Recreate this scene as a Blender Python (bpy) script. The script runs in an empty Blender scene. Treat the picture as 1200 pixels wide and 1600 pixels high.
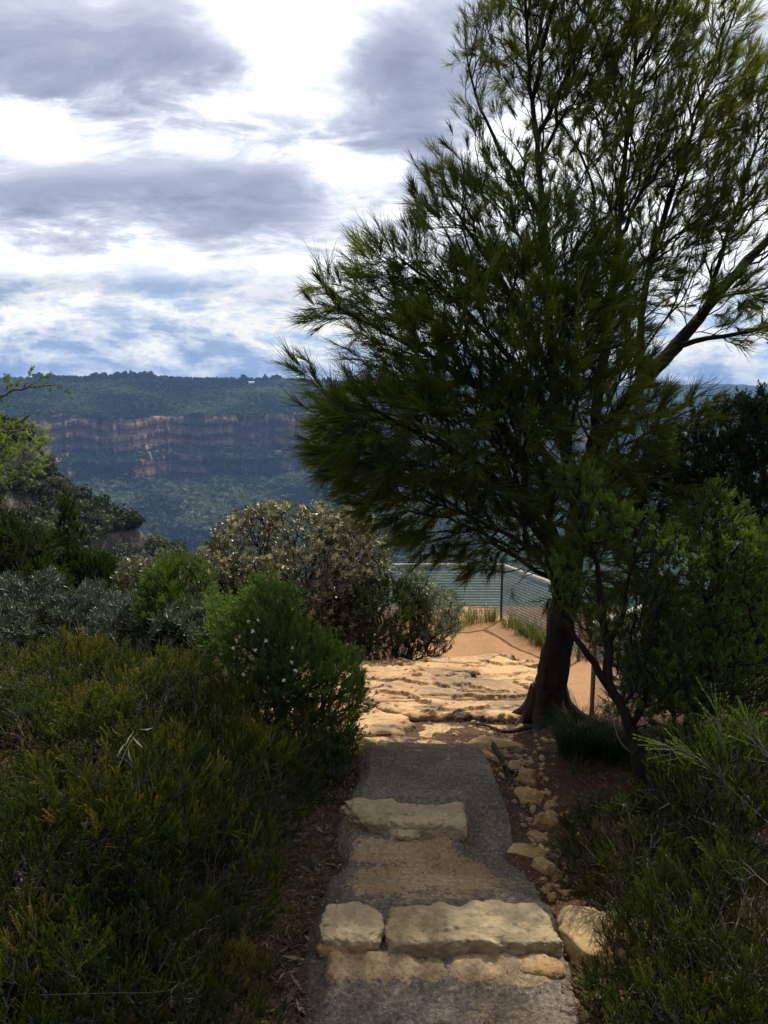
import bpy, math, random
import numpy as np
from mathutils import Vector, Matrix

# ---------------------------------------------------------------- camera, sky, sun, exposure
S = bpy.context.scene
C = S.collection
PITCH = math.radians(8.9)
F = 1244.0
cam_d = bpy.data.cameras.new("camera"); cam = bpy.data.objects.new("camera", cam_d); C.objects.link(cam)
cam_d.sensor_fit = 'VERTICAL'; cam_d.sensor_height = 36; cam_d.lens = F/1600*36
cam_d.clip_start = 0.05; cam_d.clip_end = 30000
cam.location = (0, 0, 0); cam.rotation_euler = (math.pi/2 - PITCH, 0, 0)
S.camera = cam
S.render.resolution_x = 768; S.render.resolution_y = 1024

SUN_EL = 55.0; SUN_AZ = 32.0        # azimuth from +Y, clockwise
sun_d = bpy.data.lights.new("sun", 'SUN'); sun = bpy.data.objects.new("sun", sun_d); C.objects.link(sun)
sun_d.energy = 4.2; sun_d.angle = math.radians(0.6); sun_d.color = (1.0, 0.93, 0.82)
_e, _a = math.radians(SUN_EL), math.radians(SUN_AZ)
sdir = Vector((math.sin(_a)*math.cos(_e), math.cos(_a)*math.cos(_e), math.sin(_e)))
sun.rotation_euler = sdir.to_track_quat('Z', 'Y').to_euler()
S.view_settings.view_transform = 'Standard'; S.view_settings.look = 'None'
S.view_settings.exposure = 0.2; S.view_settings.gamma = 1.0

def ray(px, py):
    x = (px-600)/F; y = (800-py)/F
    return np.array([x, math.cos(PITCH)+y*math.sin(PITCH), -math.sin(PITCH)+y*math.cos(PITCH)])
def at(px, py, Y):
    d = ray(px, py); return d*(Y/d[1])

class NT:
    def __init__(s, tree): s.t = tree; s.n = tree.nodes; s.l = tree.links
    def new(s, typ, **kw):
        nd = s.n.new(typ)
        for k, v in kw.items(): setattr(nd, k, v)
        return nd
    def put(s, sock, v):
        if isinstance(v, bpy.types.NodeSocket): s.l.new(v, sock)
        elif isinstance(v, (tuple, list)) and len(v) == 3 and sock.type == 'RGBA': sock.default_value = (*v, 1)
        else: sock.default_value = v
    def m(s, op, a, b=None, c=None, clamp=False):
        nd = s.new('ShaderNodeMath', operation=op, use_clamp=clamp)
        s.put(nd.inputs[0], a)
        if b is not None: s.put(nd.inputs[1], b)
        if c is not None: s.put(nd.inputs[2], c)
        return nd.outputs[0]
    def vm(s, op, a, b=None, sc=None):
        nd = s.new('ShaderNodeVectorMath', operation=op); s.put(nd.inputs[0], a)
        if b is not None: s.put(nd.inputs[1], b)
        if sc is not None: s.put(nd.inputs['Scale'], sc)
        return nd.outputs[0]
    def mix(s, f, a, b, blend='MIX'):
        nd = s.new('ShaderNodeMix', data_type='RGBA', blend_type=blend)
        s.put(nd.inputs[0], f); s.put(nd.inputs[6], a); s.put(nd.inputs[7], b)
        return nd.outputs[2]
    def noise(s, vec, scale, detail=5, rough=.5, dist=0.0):
        nd = s.new('ShaderNodeTexNoise'); s.put(nd.inputs['Vector'], vec)
        nd.inputs['Scale'].default_value = scale; nd.inputs['Detail'].default_value = detail
        nd.inputs['Roughness'].default_value = rough; nd.inputs['Distortion'].default_value = dist
        return nd.outputs[0]
    def ramp(s, fac, stops, interp='LINEAR'):
        nd = s.new('ShaderNodeValToRGB'); s.put(nd.inputs[0], fac); cr = nd.color_ramp; cr.interpolation = interp
        while len(cr.elements) < len(stops): cr.elements.new(0.5)
        for e, (p, c) in zip(cr.elements, stops):
            e.position = p; e.color = (c, c, c, 1) if isinstance(c, (int, float)) else (*c, 1)
        return nd.outputs[0]
    def smooth(s, v, a, b):
        nd = s.new('ShaderNodeMapRange', interpolation_type='SMOOTHSTEP'); s.put(nd.inputs[0], v)
        nd.inputs[1].default_value = a; nd.inputs[2].default_value = b
        return nd.outputs[0]

W = bpy.data.worlds.new("World"); S.world = W; W.use_nodes = True
def build_world():
    T = NT(W.node_tree); T.n.clear()
    out = T.new('ShaderNodeOutputWorld'); bg = T.new('ShaderNodeBackground'); bg.inputs[1].default_value = 0.1
    T.l.new(bg.outputs[0], out.inputs[0])
    sky = T.new('ShaderNodeTexSky', sky_type='NISHITA', sun_disc=False)
    sky.sun_elevation = math.radians(SUN_EL); sky.sun_rotation = math.radians(SUN_AZ)
    tc = T.new('ShaderNodeTexCoord').outputs['Generated']
    sep = T.new('ShaderNodeSeparateXYZ'); T.l.new(tc, sep.inputs[0]); x, y, z = sep.outputs
    zc = T.m('ADD', T.m('MAXIMUM', z, 0.0), 0.26)
    cmb = T.new('ShaderNodeCombineXYZ'); T.l.new(T.m('DIVIDE', x, zc), cmb.inputs[0]); T.l.new(T.m('DIVIDE', y, zc), cmb.inputs[1])
    cmb.inputs[2].default_value = 3.7
    P = T.vm('MULTIPLY', cmb.outputs[0], (1.25, 1.9, 1.0))
    n1 = T.noise(P, 1.15, 9, .56, .35)
    n2 = T.noise(T.vm('ADD', P, (5.3, 2.1, 0)), 3.6, 10, .64, .45)
    ys = T.m('MAXIMUM', y, 0.05)
    u = T.m('DIVIDE', x, ys); v = T.m('DIVIDE', z, ys); front = T.smooth(y, 0.05, 0.3)
    wob = T.noise(tc, 6.0, 5, .6)
    u = T.m('ADD', u, T.m('MULTIPLY', T.m('SUBTRACT', wob, .5), .16)); v = T.m('ADD', v, T.m('MULTIPLY', T.m('SUBTRACT', n2, .5), .07))
    blobs = CLOUDS
    tot = 0.0
    for px, py, sx, sy, w in blobs:
        d = ray(px, py); u0, v0 = d[0]/d[1], d[2]/d[1]
        a = T.m('DIVIDE', T.m('SUBTRACT', u, u0), sx/F); b = T.m('DIVIDE', T.m('SUBTRACT', v, v0), sy/F)
        q = T.m('ADD', T.m('MULTIPLY', a, a), T.m('MULTIPLY', b, b))
        g = T.m('MULTIPLY', T.m('EXPONENT', T.m('MULTIPLY', q, -1.0)), w)
        tot = T.m('ADD', g, tot)
    tot = T.m('MULTIPLY', tot, front)
    dens = T.m('ADD', T.m('ADD', T.m('MULTIPLY', n1, .52), T.m('MULTIPLY', n2, .48)), T.m('MULTIPLY', tot, .33))
    # the thicker the cloud the greyer its base; thin edges are lit white
    white = T.ramp(dens, [(0.0, (13, 13.4, 14)), (.445, (12, 12.2, 12.5)), (.485, (8.8, 9.1, 9.8)), (.54, (5.8, 6.3, 7.5)), (.62, (3.9, 4.4, 5.7)), (.75, (2.7, 3.05, 4.2))])
    cover = T.smooth(T.m('ADD', T.m('MULTIPLY', n1, .62), T.m('MULTIPLY', n2, .38)), .27, .35)
    blue = T.mix(1.0, sky.outputs[0], (1.15, 1.1, 1.1), 'MULTIPLY')
    # far, low clouds: creamy tops in flattened bands
    low = T.smooth(z, 0.20, 0.03)
    cl = T.new('ShaderNodeCombineXYZ'); T.l.new(T.m('MULTIPLY', T.m('DIVIDE', x, ys), 4.2), cl.inputs[0]); T.l.new(T.m('MULTIPLY', T.m('DIVIDE', z, ys), 11.5), cl.inputs[1])
    nl = T.m('ADD', T.m('MULTIPLY', T.noise(cl.outputs[0], 1.0, 8, .6, .35), .7), T.m('MULTIPLY', T.noise(cl.outputs[0], 3.1, 6, .65, .2), .3))
    dl = T.m('ADD', T.m('MULTIPLY', T.m('SUBTRACT', nl, .5), 1.9), .52)
    lowc = T.ramp(dl, [(.34, (2.9, 4.6, 7.2)), (.40, (4.8, 6.2, 8.0)), (.455, (7.4, 8.2, 8.8)), (.51, (10.8, 10.6, 9.5)), (.575, (7.6, 8.1, 8.6)), (.66, (3.5, 4.6, 6.6)), (.76, (2.5, 3.6, 5.6))])
    col = T.mix(cover, blue, white)
    col = T.mix(low, col, lowc)
    # unseen grey cloud added behind the viewer to cut the fill light
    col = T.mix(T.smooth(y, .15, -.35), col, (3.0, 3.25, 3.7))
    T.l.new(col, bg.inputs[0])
CLOUDS = [(90, 60, 300, 90, .55), (300, 120, 180, 70, .40), (650, 130, 95, 95, .75), (650, 250, 60, 60, .45), (170, 300, 230, 32, .45),
          (130, 452, 260, 20, .5), (80, 140, 40, 14, .4), (380, 100, 30, 25, .2), (420, 350, 200, 22, .25),
          (470, 60, 90, 90, -.45), (60, 205, 100, 40, -.3), (330, 235, 200, 30, -.25), (560, 310, 90, 90, -.35), (140, 405, 220, 24, -.35),
          (30, 330, 90, 30, .3), (560, 200, 90, 25, .2), (1000, 350, 240, 240, -.35), (600, -500, 900, 380, -.15)]
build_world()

# ---------------------------------------------------------------- numpy helpers
rng = np.random.default_rng(7)
def _hash(ix, iy, iz):
    h = (ix.astype(np.int64)*374761393 + iy.astype(np.int64)*668265263 + iz.astype(np.int64)*1274126177) & 0x7fffffff
    h = ((h ^ (h >> 13))*1103515245) & 0x7fffffff
    h = ((h ^ (h >> 15))*12820163) & 0x7fffffff
    return ((h ^ (h >> 16)) & 0xffffff)/float(0xffffff)
def vnoise(p):
    p = np.asarray(p, float); i = np.floor(p).astype(np.int64); f = p-i; f = f*f*(3-2*f)
    r = 0
    for dx in (0, 1):
        for dy in (0, 1):
            for dz in (0, 1):
                w = (f[..., 0] if dx else 1-f[..., 0])*(f[..., 1] if dy else 1-f[..., 1])*(f[..., 2] if dz else 1-f[..., 2])
                r = r + w*_hash(i[..., 0]+dx, i[..., 1]+dy, i[..., 2]+dz)
    return r*2-1
def fbm(p, oct=4, gain=.5, lac=2.03):
    p = np.asarray(p, float); s = 0; a = 1; t = 0
    for k in range(oct):
        s = s + a*vnoise(p+k*17.3); t += a; a *= gain; p = p*lac
    return s/t
def P3(x, y, z=0.0): return np.stack(np.broadcast_arrays(x, y, z), -1).astype(float)
def sstep(a, b, x):
    t = np.clip((x-a)/(b-a), 0, 1); return t*t*(3-2*t)
def norm(v): return v/np.maximum(np.linalg.norm(v, axis=-1, keepdims=True), 1e-9)

class Geo:                                   # collects (verts, faces, value) and builds one mesh
    def __init__(s): s.V = []; s.F = {3: [], 4: []}; s.A = []; s.n = 0
    def add(s, V, Fc, val=0.0):
        V = np.asarray(V, float).reshape(-1, 3); Fc = np.asarray(Fc, np.int64)
        s.V.append(V); s.F[Fc.shape[1]].append(Fc+s.n); s.A.append(np.broadcast_to(np.ravel(val), (len(V),)).astype(float)); s.n += len(V)
    def build(s, name, mat, parent=None, origin=(0, 0, 0), smooth=False):
        V = np.concatenate(s.V)-np.asarray(origin, float); me = bpy.data.meshes.new(name)
        fs = [np.concatenate(s.F[k]) for k in (3, 4) if s.F[k]]
        me.vertices.add(len(V)); me.vertices.foreach_set('co', V.astype(np.float32).ravel())
        idx = np.concatenate([f.ravel() for f in fs]); tot = np.concatenate([np.full(len(f), f.shape[1]) for f in fs])
        start = np.concatenate([[0], np.cumsum(tot)[:-1]])
        me.loops.add(len(idx)); me.loops.foreach_set('vertex_index', idx.astype(np.int32))
        me.polygons.add(len(tot)); me.polygons.foreach_set('loop_start', start.astype(np.int32)); me.polygons.foreach_set('loop_total', tot.astype(np.int32))
        me.polygons.foreach_set('use_smooth', np.full(len(tot), bool(smooth)))
        a = me.attributes.new('v', 'FLOAT', 'POINT'); a.data.foreach_set('value', np.concatenate(s.A).astype(np.float32))
        me.update(calc_edges=True); me.materials.append(mat)
        o = bpy.data.objects.new(name, me); C.objects.link(o)
        if parent is not None: o.parent = parent
        return o
def tag(o, label=None, cat=None, group=None, kind=None):
    if label: o['label'] = label
    if cat: o['category'] = cat
    if group: o['group'] = group
    if kind: o['kind'] = kind
    return o
def thing(name, label, cat, loc, group=None):
    o = bpy.data.objects.new(name, None); C.objects.link(o); o.location = tuple(loc); o.empty_display_size = .1
    return tag(o, label, cat, group)
def dup(root, loc, rz, sc, label, group=None):
    r = root.copy(); C.objects.link(r); r.location = tuple(loc); r.rotation_euler = (0, 0, rz); r.scale = sc
    r['label'] = label
    if group: r['group'] = group
    for ch in list(root.children):
        c = ch.copy(); C.objects.link(c); c.parent = r
        for g in ch.children:
            d = g.copy(); C.objects.link(d); d.parent = c
    return r
def grid_faces(nu, nv):
    i = np.arange(nu-1)[:, None]*nv+np.arange(nv-1)[None]; i = i.ravel()
    return np.stack([i, i+nv, i+nv+1, i+1], 1)
def tube(P, R, sides=6, cap=True, wob=0.0, seed=0):
    P = np.asarray(P, float); R = np.asarray(R, float); n = len(P)
    Tn = norm(np.gradient(P, axis=0)); ref = np.array([0.31, 0.17, 0.93])
    if abs(np.dot(Tn[0], norm(ref))) > .95: ref = np.array([1., 0, 0])
    A = norm(np.cross(Tn, ref)); B = np.cross(Tn, A)
    th = np.arange(sides)/sides*2*math.pi
    ring = P[:, None]+R[:, None, None]*(A[:, None]*np.cos(th)[None, :, None]+B[:, None]*np.sin(th)[None, :, None])
    if wob: ring = ring+wob*R[:, None, None]*norm(ring-P[:, None])*fbm(ring*9/np.mean(R)/10+seed, 3)[..., None]
    V = ring.reshape(-1, 3)
    i = np.arange(n-1)[:, None]*sides; k = np.arange(sides)[None]; k2 = (k+1) % sides
    Fq = np.stack([i+k, i+k2, i+k2+sides, i+k+sides], -1).reshape(-1, 4)
    return V, Fq
def add_tube(g, P, R, sides=6, val=0.0, wob=0.0):
    V, Fq = tube(P, R, sides, wob=wob); g.add(V, Fq, val)
    n = len(P); P = np.asarray(P)
    for e, o in ((0, 0), (n-1, (n-1)*sides)):
        g.add(np.vstack([V[o:o+sides], P[e]]), [[k, (k+1) % sides, sides] if e else [(k+1) % sides, k, sides] for k in range(sides)], val)
def curve(pts, n):
    pts = np.asarray(pts, float); k = len(pts); t = np.linspace(0, k-1, n); i = np.minimum(t.astype(int), k-2); f = (t-i)[:, None]
    p0 = pts[np.maximum(i-1, 0)]; p1 = pts[i]; p2 = pts[i+1]; p3 = pts[np.minimum(i+2, k-1)]
    return .5*((2*p1)+(-p0+p2)*f+(2*p0-5*p1+4*p2-p3)*f*f+(-p0+3*p1-3*p2+p3)*f**3)

# ---------------------------------------------------------------- materials
def new_mat(name):
    m = bpy.data.materials.new(name); m.use_nodes = True; T = NT(m.node_tree); T.n.clear()
    out = T.new('ShaderNodeOutputMaterial'); b = T.new('ShaderNodeBsdfPrincipled'); T.l.new(b.outputs[0], out.inputs[0])
    b.inputs['Roughness'].default_value = .8
    return m, T, b, out
def leaf_mat(name, stops, trans=.35, rough=.5, spec=.4, back=None, tcol=(1.5, 1.6, .5)):
    m, T, b, out = new_mat(name)
    at_ = T.new('ShaderNodeAttribute', attribute_name='v'); oi = T.new('ShaderNodeObjectInfo')
    f = T.m('ADD', at_.outputs['Fac'], T.m('MULTIPLY', T.m('SUBTRACT', oi.outputs['Random'], .5), .26), clamp=True)
    col = T.ramp(f, stops)
    geo = T.new('ShaderNodeNewGeometry')
    c2 = T.mix(geo.outputs['Backfacing'], col, back) if back else col
    T.put(b.inputs['Base Color'], c2); b.inputs['Roughness'].default_value = rough
    b.inputs['Specular IOR Level'].default_value = spec
    tr = T.new('ShaderNodeBsdfTranslucent'); T.put(tr.inputs[0], T.mix(1.0, col, tcol, 'MULTIPLY'))
    mx = T.new('ShaderNodeMixShader'); mx.inputs[0].default_value = trans
    T.l.new(b.outputs[0], mx.inputs[1]); T.l.new(tr.outputs[0], mx.inputs[2]); T.l.new(mx.outputs[0], out.inputs[0])
    return m
def bark_mat(name, a, b_, scale=30, stretch=.2, bump=.6, dist=.01):
    m, T, b, out = new_mat(name)
    tc = T.new('ShaderNodeTexCoord').outputs['Object']
    v = T.vm('MULTIPLY', tc, (1, 1, stretch))
    n = T.noise(v, scale, 6, .65, .4); n2 = T.noise(tc, 6, 4)
    T.put(b.inputs['Base Color'], T.mix(n2, T.ramp(n, [(.35, a), (.7, b_)]), tuple(x*.7 for x in b_)))
    b.inputs['Roughness'].default_value = .95; b.inputs['Specular IOR Level'].default_value = .15
    bp = T.new('ShaderNodeBump'); bp.inputs['Strength'].default_value = bump; bp.inputs['Distance'].default_value = dist
    T.put(bp.inputs['Height'], n); T.l.new(bp.outputs[0], b.inputs['Normal'])
    return m

# ---------------------------------------------------------------- the near ground
def Hn(x, y):                                # eye level is z = 0
    x = np.asarray(x, float); y = np.asarray(y, float)
    zc = np.interp(y, [-12, 0, 2.3, 3.5, 4.5, 5.2, 6.4, 8.3, 9.6, 12.3, 15.0, 16.0, 17, 19], [-1.0, -1.95, -2.10, -2.12, -2.17, -2.32, -2.66, -3.05, -4.08, -4.2, -4.25, -4.5, -9, -40])
    zr = np.interp(y, [-12, 0, 2.3, 3.5, 4.5, 5.3, 6.5, 8.6, 12.3, 15.0, 16, 17, 19], [-1.0, -1.9, -2.12, -2.15, -2.2, -2.30, -2.85, -3.68, -4.1, -4.25, -4.5, -9, -40])
    t = sstep(1.4, 1.9, x); z = zc*(1-t)+zr*t
    z = z+.16*sstep(-.2, -1.2, x)*sstep(9.5, 7, y)+.12*sstep(1.2, 2.4, x)*sstep(6, 4, y)
    # gully running beside the path on the right
    gx = np.interp(y, [1.5, 2.6, 3.5, 4.6], [.86, .86, .72, .62])
    z = z-.075*np.exp(-((x-gx-.1)/.11)**2)*sstep(4.9, 4.3, y)
    L = sstep(-4.2, -8, x)+sstep(6, 11, x)
    z = z-L*9*sstep(3, 8, y)
    z = z+.03*fbm(P3(x*1.5, y*1.5), 3)*sstep(0, 3, y)+.012*fbm(P3(x*7, y*7, 3), 3)
    return z
def worley(x, y, seed=0):
    ix = np.floor(x).astype(np.int64); iy = np.floor(y).astype(np.int64)
    d1 = np.full(x.shape, 9.); d2 = d1.copy(); cid = np.zeros(x.shape)
    for a in (-1, 0, 1):
        for b in (-1, 0, 1):
            cx, cy = ix+a, iy+b; zz = np.zeros_like(cx)+seed
            px = cx+_hash(cx, cy, zz); py = cy+_hash(cx, cy, zz+9)
            d = np.hypot(px-x, py-y); h = _hash(cx, cy, zz+31)
            near = d < d1; d2 = np.where(near, d1, np.minimum(d2, d)); cid = np.where(near, h, cid); d1 = np.where(near, d, d1)
    return d1, d2, cid
def gat(px, py, h=None, y0=1.4, y1=17):
    h = h or Hn; d = ray(px, py); Y = np.linspace(y0, y1, 1500); p = d[None]*(Y/d[1])[:, None]
    b = np.nonzero(p[:, 2] < h(p[:, 0], p[:, 1]))[0]
    return p[b[0]] if len(b) else p[-1]
def atz(px, py, z): d = ray(px, py); return d*(z/d[2])

def soil_material():
    m, T, b, out = new_mat("soil")
    tc = T.new('ShaderNodeTexCoord').outputs['Object']; sep = T.new('ShaderNodeSeparateXYZ'); T.l.new(tc, sep.inputs[0])
    n = T.noise(tc, 2.2, 6, .6); f = T.noise(tc, 38, 5, .7); f2 = T.noise(tc, 120, 3, .7)
    red = T.ramp(f, [(.3, (.028, .014, .008)), (.55, (.075, .032, .016)), (.75, (.15, .075, .038))])
    earth = T.ramp(f, [(.3, (.03, .02, .012)), (.6, (.12, .066, .03)), (.8, (.26, .15, .07))])
    c = T.mix(T.smooth(n, .42, .58), red, earth)
    sand = T.ramp(T.m('ADD', T.m('MULTIPLY', f, .6), T.m('MULTIPLY', f2, .4)), [(.3, (.24, .12, .055)), (.5, (.36, .195, .09)), (.7, (.44, .265, .135))])
    peb = T.ramp(f2, [(.68, 0.0), (.74, 1.0)])
    sand = T.mix(T.m('MULTIPLY', peb, .5), sand, (.6, .48, .34))
    edge = T.m('ADD', sep.outputs[1], T.m('MULTIPLY', T.m('SUBTRACT', n, .5), 1.5))
    far = T.m('MULTIPLY', T.smooth(edge, 6.1, 6.7), T.m('MULTIPLY', T.smooth(T.m('ADD', sep.outputs[0], T.m('MULTIPLY', n, .6)), .55, .95), T.smooth(T.m('SUBTRACT', T.m('ADD', sep.outputs[0], T.m('MULTIPLY', T.m('SUBTRACT', n, .5), .8)), T.m('MULTIPLY', sep.outputs[1], .5)), -1.75, -2.05)))
    xs_ = T.m('ADD', T.m('ADD', sep.outputs[0], T.m('MULTIPLY', T.m('SUBTRACT', n, .5), .6)), T.m('MULTIPLY', sep.outputs[1], .26)); far = T.m('MULTIPLY', far, T.smooth(xs_, 6.15, 5.85))
    col = T.mix(far, c, sand)
    col = T.mix(T.m('MULTIPLY', T.smooth(T.noise(tc, 5, 8, .75, .4), .52, .66), T.m('MULTIPLY', far, .55)), col, (.24, .13, .065))
    col = T.mix(T.m('MULTIPLY', T.smooth(T.noise(tc, 16, 6, .8, .4), .60, .66), T.m('MULTIPLY', far, .7)), col, (.10, .055, .03))
    # scraps of dark leaf litter near the fence
    col = T.mix(T.m('MULTIPLY', T.smooth(T.noise(tc, 9, 6, .75), .56, .64), T.smooth(edge, 13.2, 14.2)), col, (.12, .05, .025))
    T.put(b.inputs['Base Color'], col); b.inputs['Roughness'].default_value = .95; b.inputs['Specular IOR Level'].default_value = .2
    bp = T.new('ShaderNodeBump'); bp.inputs['Strength'].default_value = .8; bp.inputs['Distance'].default_value = .012
    T.put(bp.inputs['Height'], T.m('ADD', f, T.m('MULTIPLY', f2, .5))); T.l.new(bp.outputs[0], b.inputs['Normal'])
    return m
M_soil = soil_material()
def sandstone(name, stops, seed=0.0, dark=.5, scale=1.0, weath=(.07, .065, .045)):
    m, T, b, out = new_mat(name)
    tc = T.vm('ADD', T.new('ShaderNodeTexCoord').outputs['Object'], (seed, seed*.7, seed*1.3))
    v = T.new('ShaderNodeAttribute', attribute_name='v').outputs['Fac']
    n = T.noise(tc, 2.4*scale, 7, .6, .6); f = T.noise(tc, 26*scale, 6, .7); g = T.noise(tc, 150*scale, 3, .6)
    k = T.m('ADD', T.m('ADD', T.m('MULTIPLY', v, .55), T.m('MULTIPLY', n, .65)), T.m('MULTIPLY', T.m('SUBTRACT', f, .5), .35))
    col = T.ramp(k, stops)
    col = T.mix(T.m('MULTIPLY', T.smooth(T.noise(tc, 6*scale, 8, .72, .3), .56, .68), dark), col, weath)
    col = T.mix(T.m('MULTIPLY', T.smooth(g, .60, .70), .45), col, (.05, .035, .02))
    geo = T.new('ShaderNodeNewGeometry')
    col = T.mix(T.m('MULTIPLY', T.smooth(T.noise(tc, 11*scale, 5, .7), .5, .62), .25), col, (.62, .50, .34))
    T.put(b.inputs['Base Color'], col); b.inputs['Roughness'].default_value = .88; b.inputs['Specular IOR Level'].default_value = .25
    bp = T.new('ShaderNodeBump'); bp.inputs['Strength'].default_value = .7; bp.inputs['Distance'].default_value = .02/scale
    T.put(bp.inputs['Height'], T.m('ADD', T.m('ADD', n, f), T.m('MULTIPLY', g, .35))); T.l.new(bp.outputs[0], b.inputs['Normal'])
    return m
M_ledge = sandstone("ledge_sandstone", [(.22, (.24, .18, .09)), (.36, (.44, .225, .075)), (.46, (.52, .295, .11)), (.57, (.58, .385, .18)), (.68, (.42, .23, .125)), (.78, (.27, .19, .10)), (.92, (.26, .17, .09)), (1.0, (.07, .035, .02))], 0, .6)
M_pale = sandstone("pale_step_sandstone", [(.25, (.13, .09, .045)), (.42, (.27, .20, .105)), (.55, (.34, .265, .15)), (.8, (.46, .36, .21))], 3.1, .8, 2.2)
M_gold = sandstone("golden_sandstone", [(.2, (.18, .10, .04)), (.5, (.34, .21, .085)), (.8, (.46, .33, .16))], 5.3, .35, 2.0)
M_rust = sandstone("rusty_sandstone", [(.2, (.16, .07, .03)), (.5, (.30, .15, .07)), (.8, (.40, .23, .11))], 8.3, .5, 2.0)

def tensor(xs, ys, h, name, mat, kind='structure', val=None, smooth=True):
    X, Y = np.meshgrid(xs, ys, indexing='ij'); Z = h(X, Y); g = Geo()
    g.add(np.stack([X, Y, Z], -1), grid_faces(len(xs), len(ys)), 0.0 if val is None else val(X, Y).ravel())
    o = g.build(name, mat, smooth=smooth); return tag(o, kind=kind)
xs = np.concatenate([np.arange(-14, -1.6, .12), np.arange(-1.6, 2.4, .016), np.arange(2.4, 14, .12)])
ys = np.concatenate([np.arange(-12, 1.6, .3), np.arange(1.6, 6, .016), np.arange(6, 10, .03), np.arange(10, 19, .06)])
tensor(xs, ys, Hn, "ground", M_soil)

# the ledge of bedrock the path runs out on
def plates(x, y):
    """broken bedding plates: two generations of joints, stretched along the shelf"""
    wx = x+.22*fbm(P3(x*1.6, y*1.6, 5), 5, .6); wy = y+.22*fbm(P3(x*1.6, y*1.6, 9), 5, .6)
    a1, a2, ac = worley(wx*.62+.35*wy, wy*1.15-.1*wx, 3); b1, b2, bc = worley(wx*1.5-.3*wy, wy*2.9+.25*wx, 8)
    return wx, wy, a2-a1, ac, b2-b1, bc
def ledge_h(x, y):
    base = np.interp(y, [4.3, 4.5, 5.2, 6.4, 7.6, 8.45], [-2.215, -2.17, -2.30, -2.57, -2.80, -2.93])
    wx, wy, ea, ac, eb, bc = plates(x, y)
    act = sstep(4.35, 4.9, y)
    z = base+act*(.10*(ac-.5)+.022*(bc-.5)*(ac > .35))
    lip = .30*fbm(P3(wx*.75+wy*.15, wy*.8, 2), 6, .55); q = lip/.06; fl = np.floor(q); fr = q-fl
    z = z+act*.030*(fl+sstep(.90, .99, fr))+act*.03*(1-sstep(.0, .12, ea))*-1
    z = z-.05*np.exp(-(ea/.022)**2)-.012*np.exp(-(eb/.022)**2)*(bc > .5)
    z = z+.022*fbm(P3(x*2.5, y*2.5, 1), 3)+.007*fbm(P3(x*12, y*12, 1), 4, .6)+.003*fbm(P3(x*45, y*45, 1), 2)
    z = z-.17*np.exp(-(((x-1.10)/.20)**2+((y-7.15)/.15)**2)**2)
    xr = np.interp(y, [4.3, 5.0, 5.5, 6.2, 7.2, 8.4], [.50, .72, .98, 1.42, 1.66, 1.76])+.10*fbm(P3(y*2, 0, 7), 3)
    z = z-np.interp(y, [4.8, 5.6, 6.5, 8], [.22, .5, 1.0, 1.4])*sstep(0, .5, x-xr)
    return z-1.3*sstep(8.42, 8.62, y+.12*fbm(P3(x*2.2, 3, 3), 3))-.5*sstep(4.5, 4.36, y+.06*fbm(P3(x*5, 3, 3), 3))
def ledge_v(x, y):
    wx, wy, ea, ac, eb, bc = plates(x, y)
    lip = .30*fbm(P3(wx*.75+wy*.15, wy*.8, 2), 6, .55); fl = np.floor(lip/.06).astype(np.int64)
    pink = np.exp(-(((x-.78)/.42)**2+((y-7.2)/.75)**2)**2)*.35
    v = np.clip(_hash(fl, fl*0+3, fl*0)*.3+ac*.35+bc*.3+pink-.02, 0, 1)
    dirt = np.maximum(np.exp(-(ea/.03)**2), .5*np.exp(-(eb/.022)**2)*(bc > .5)); soil = sstep(.15, .45, fbm(P3(x*2.2, y*2.6, 61), 5, .6))*sstep(6.4, 5.2, y)*sstep(.0, .6, x+.25)
    return v+np.maximum(dirt, soil)*1.2
tensor(np.arange(-1.7, 2.2, .0125), np.concatenate([np.arange(4.32, 7, .0125), np.arange(7, 8.72, .016)]), ledge_h, "rock_ledge", M_ledge, val=ledge_v, smooth=False)

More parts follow.
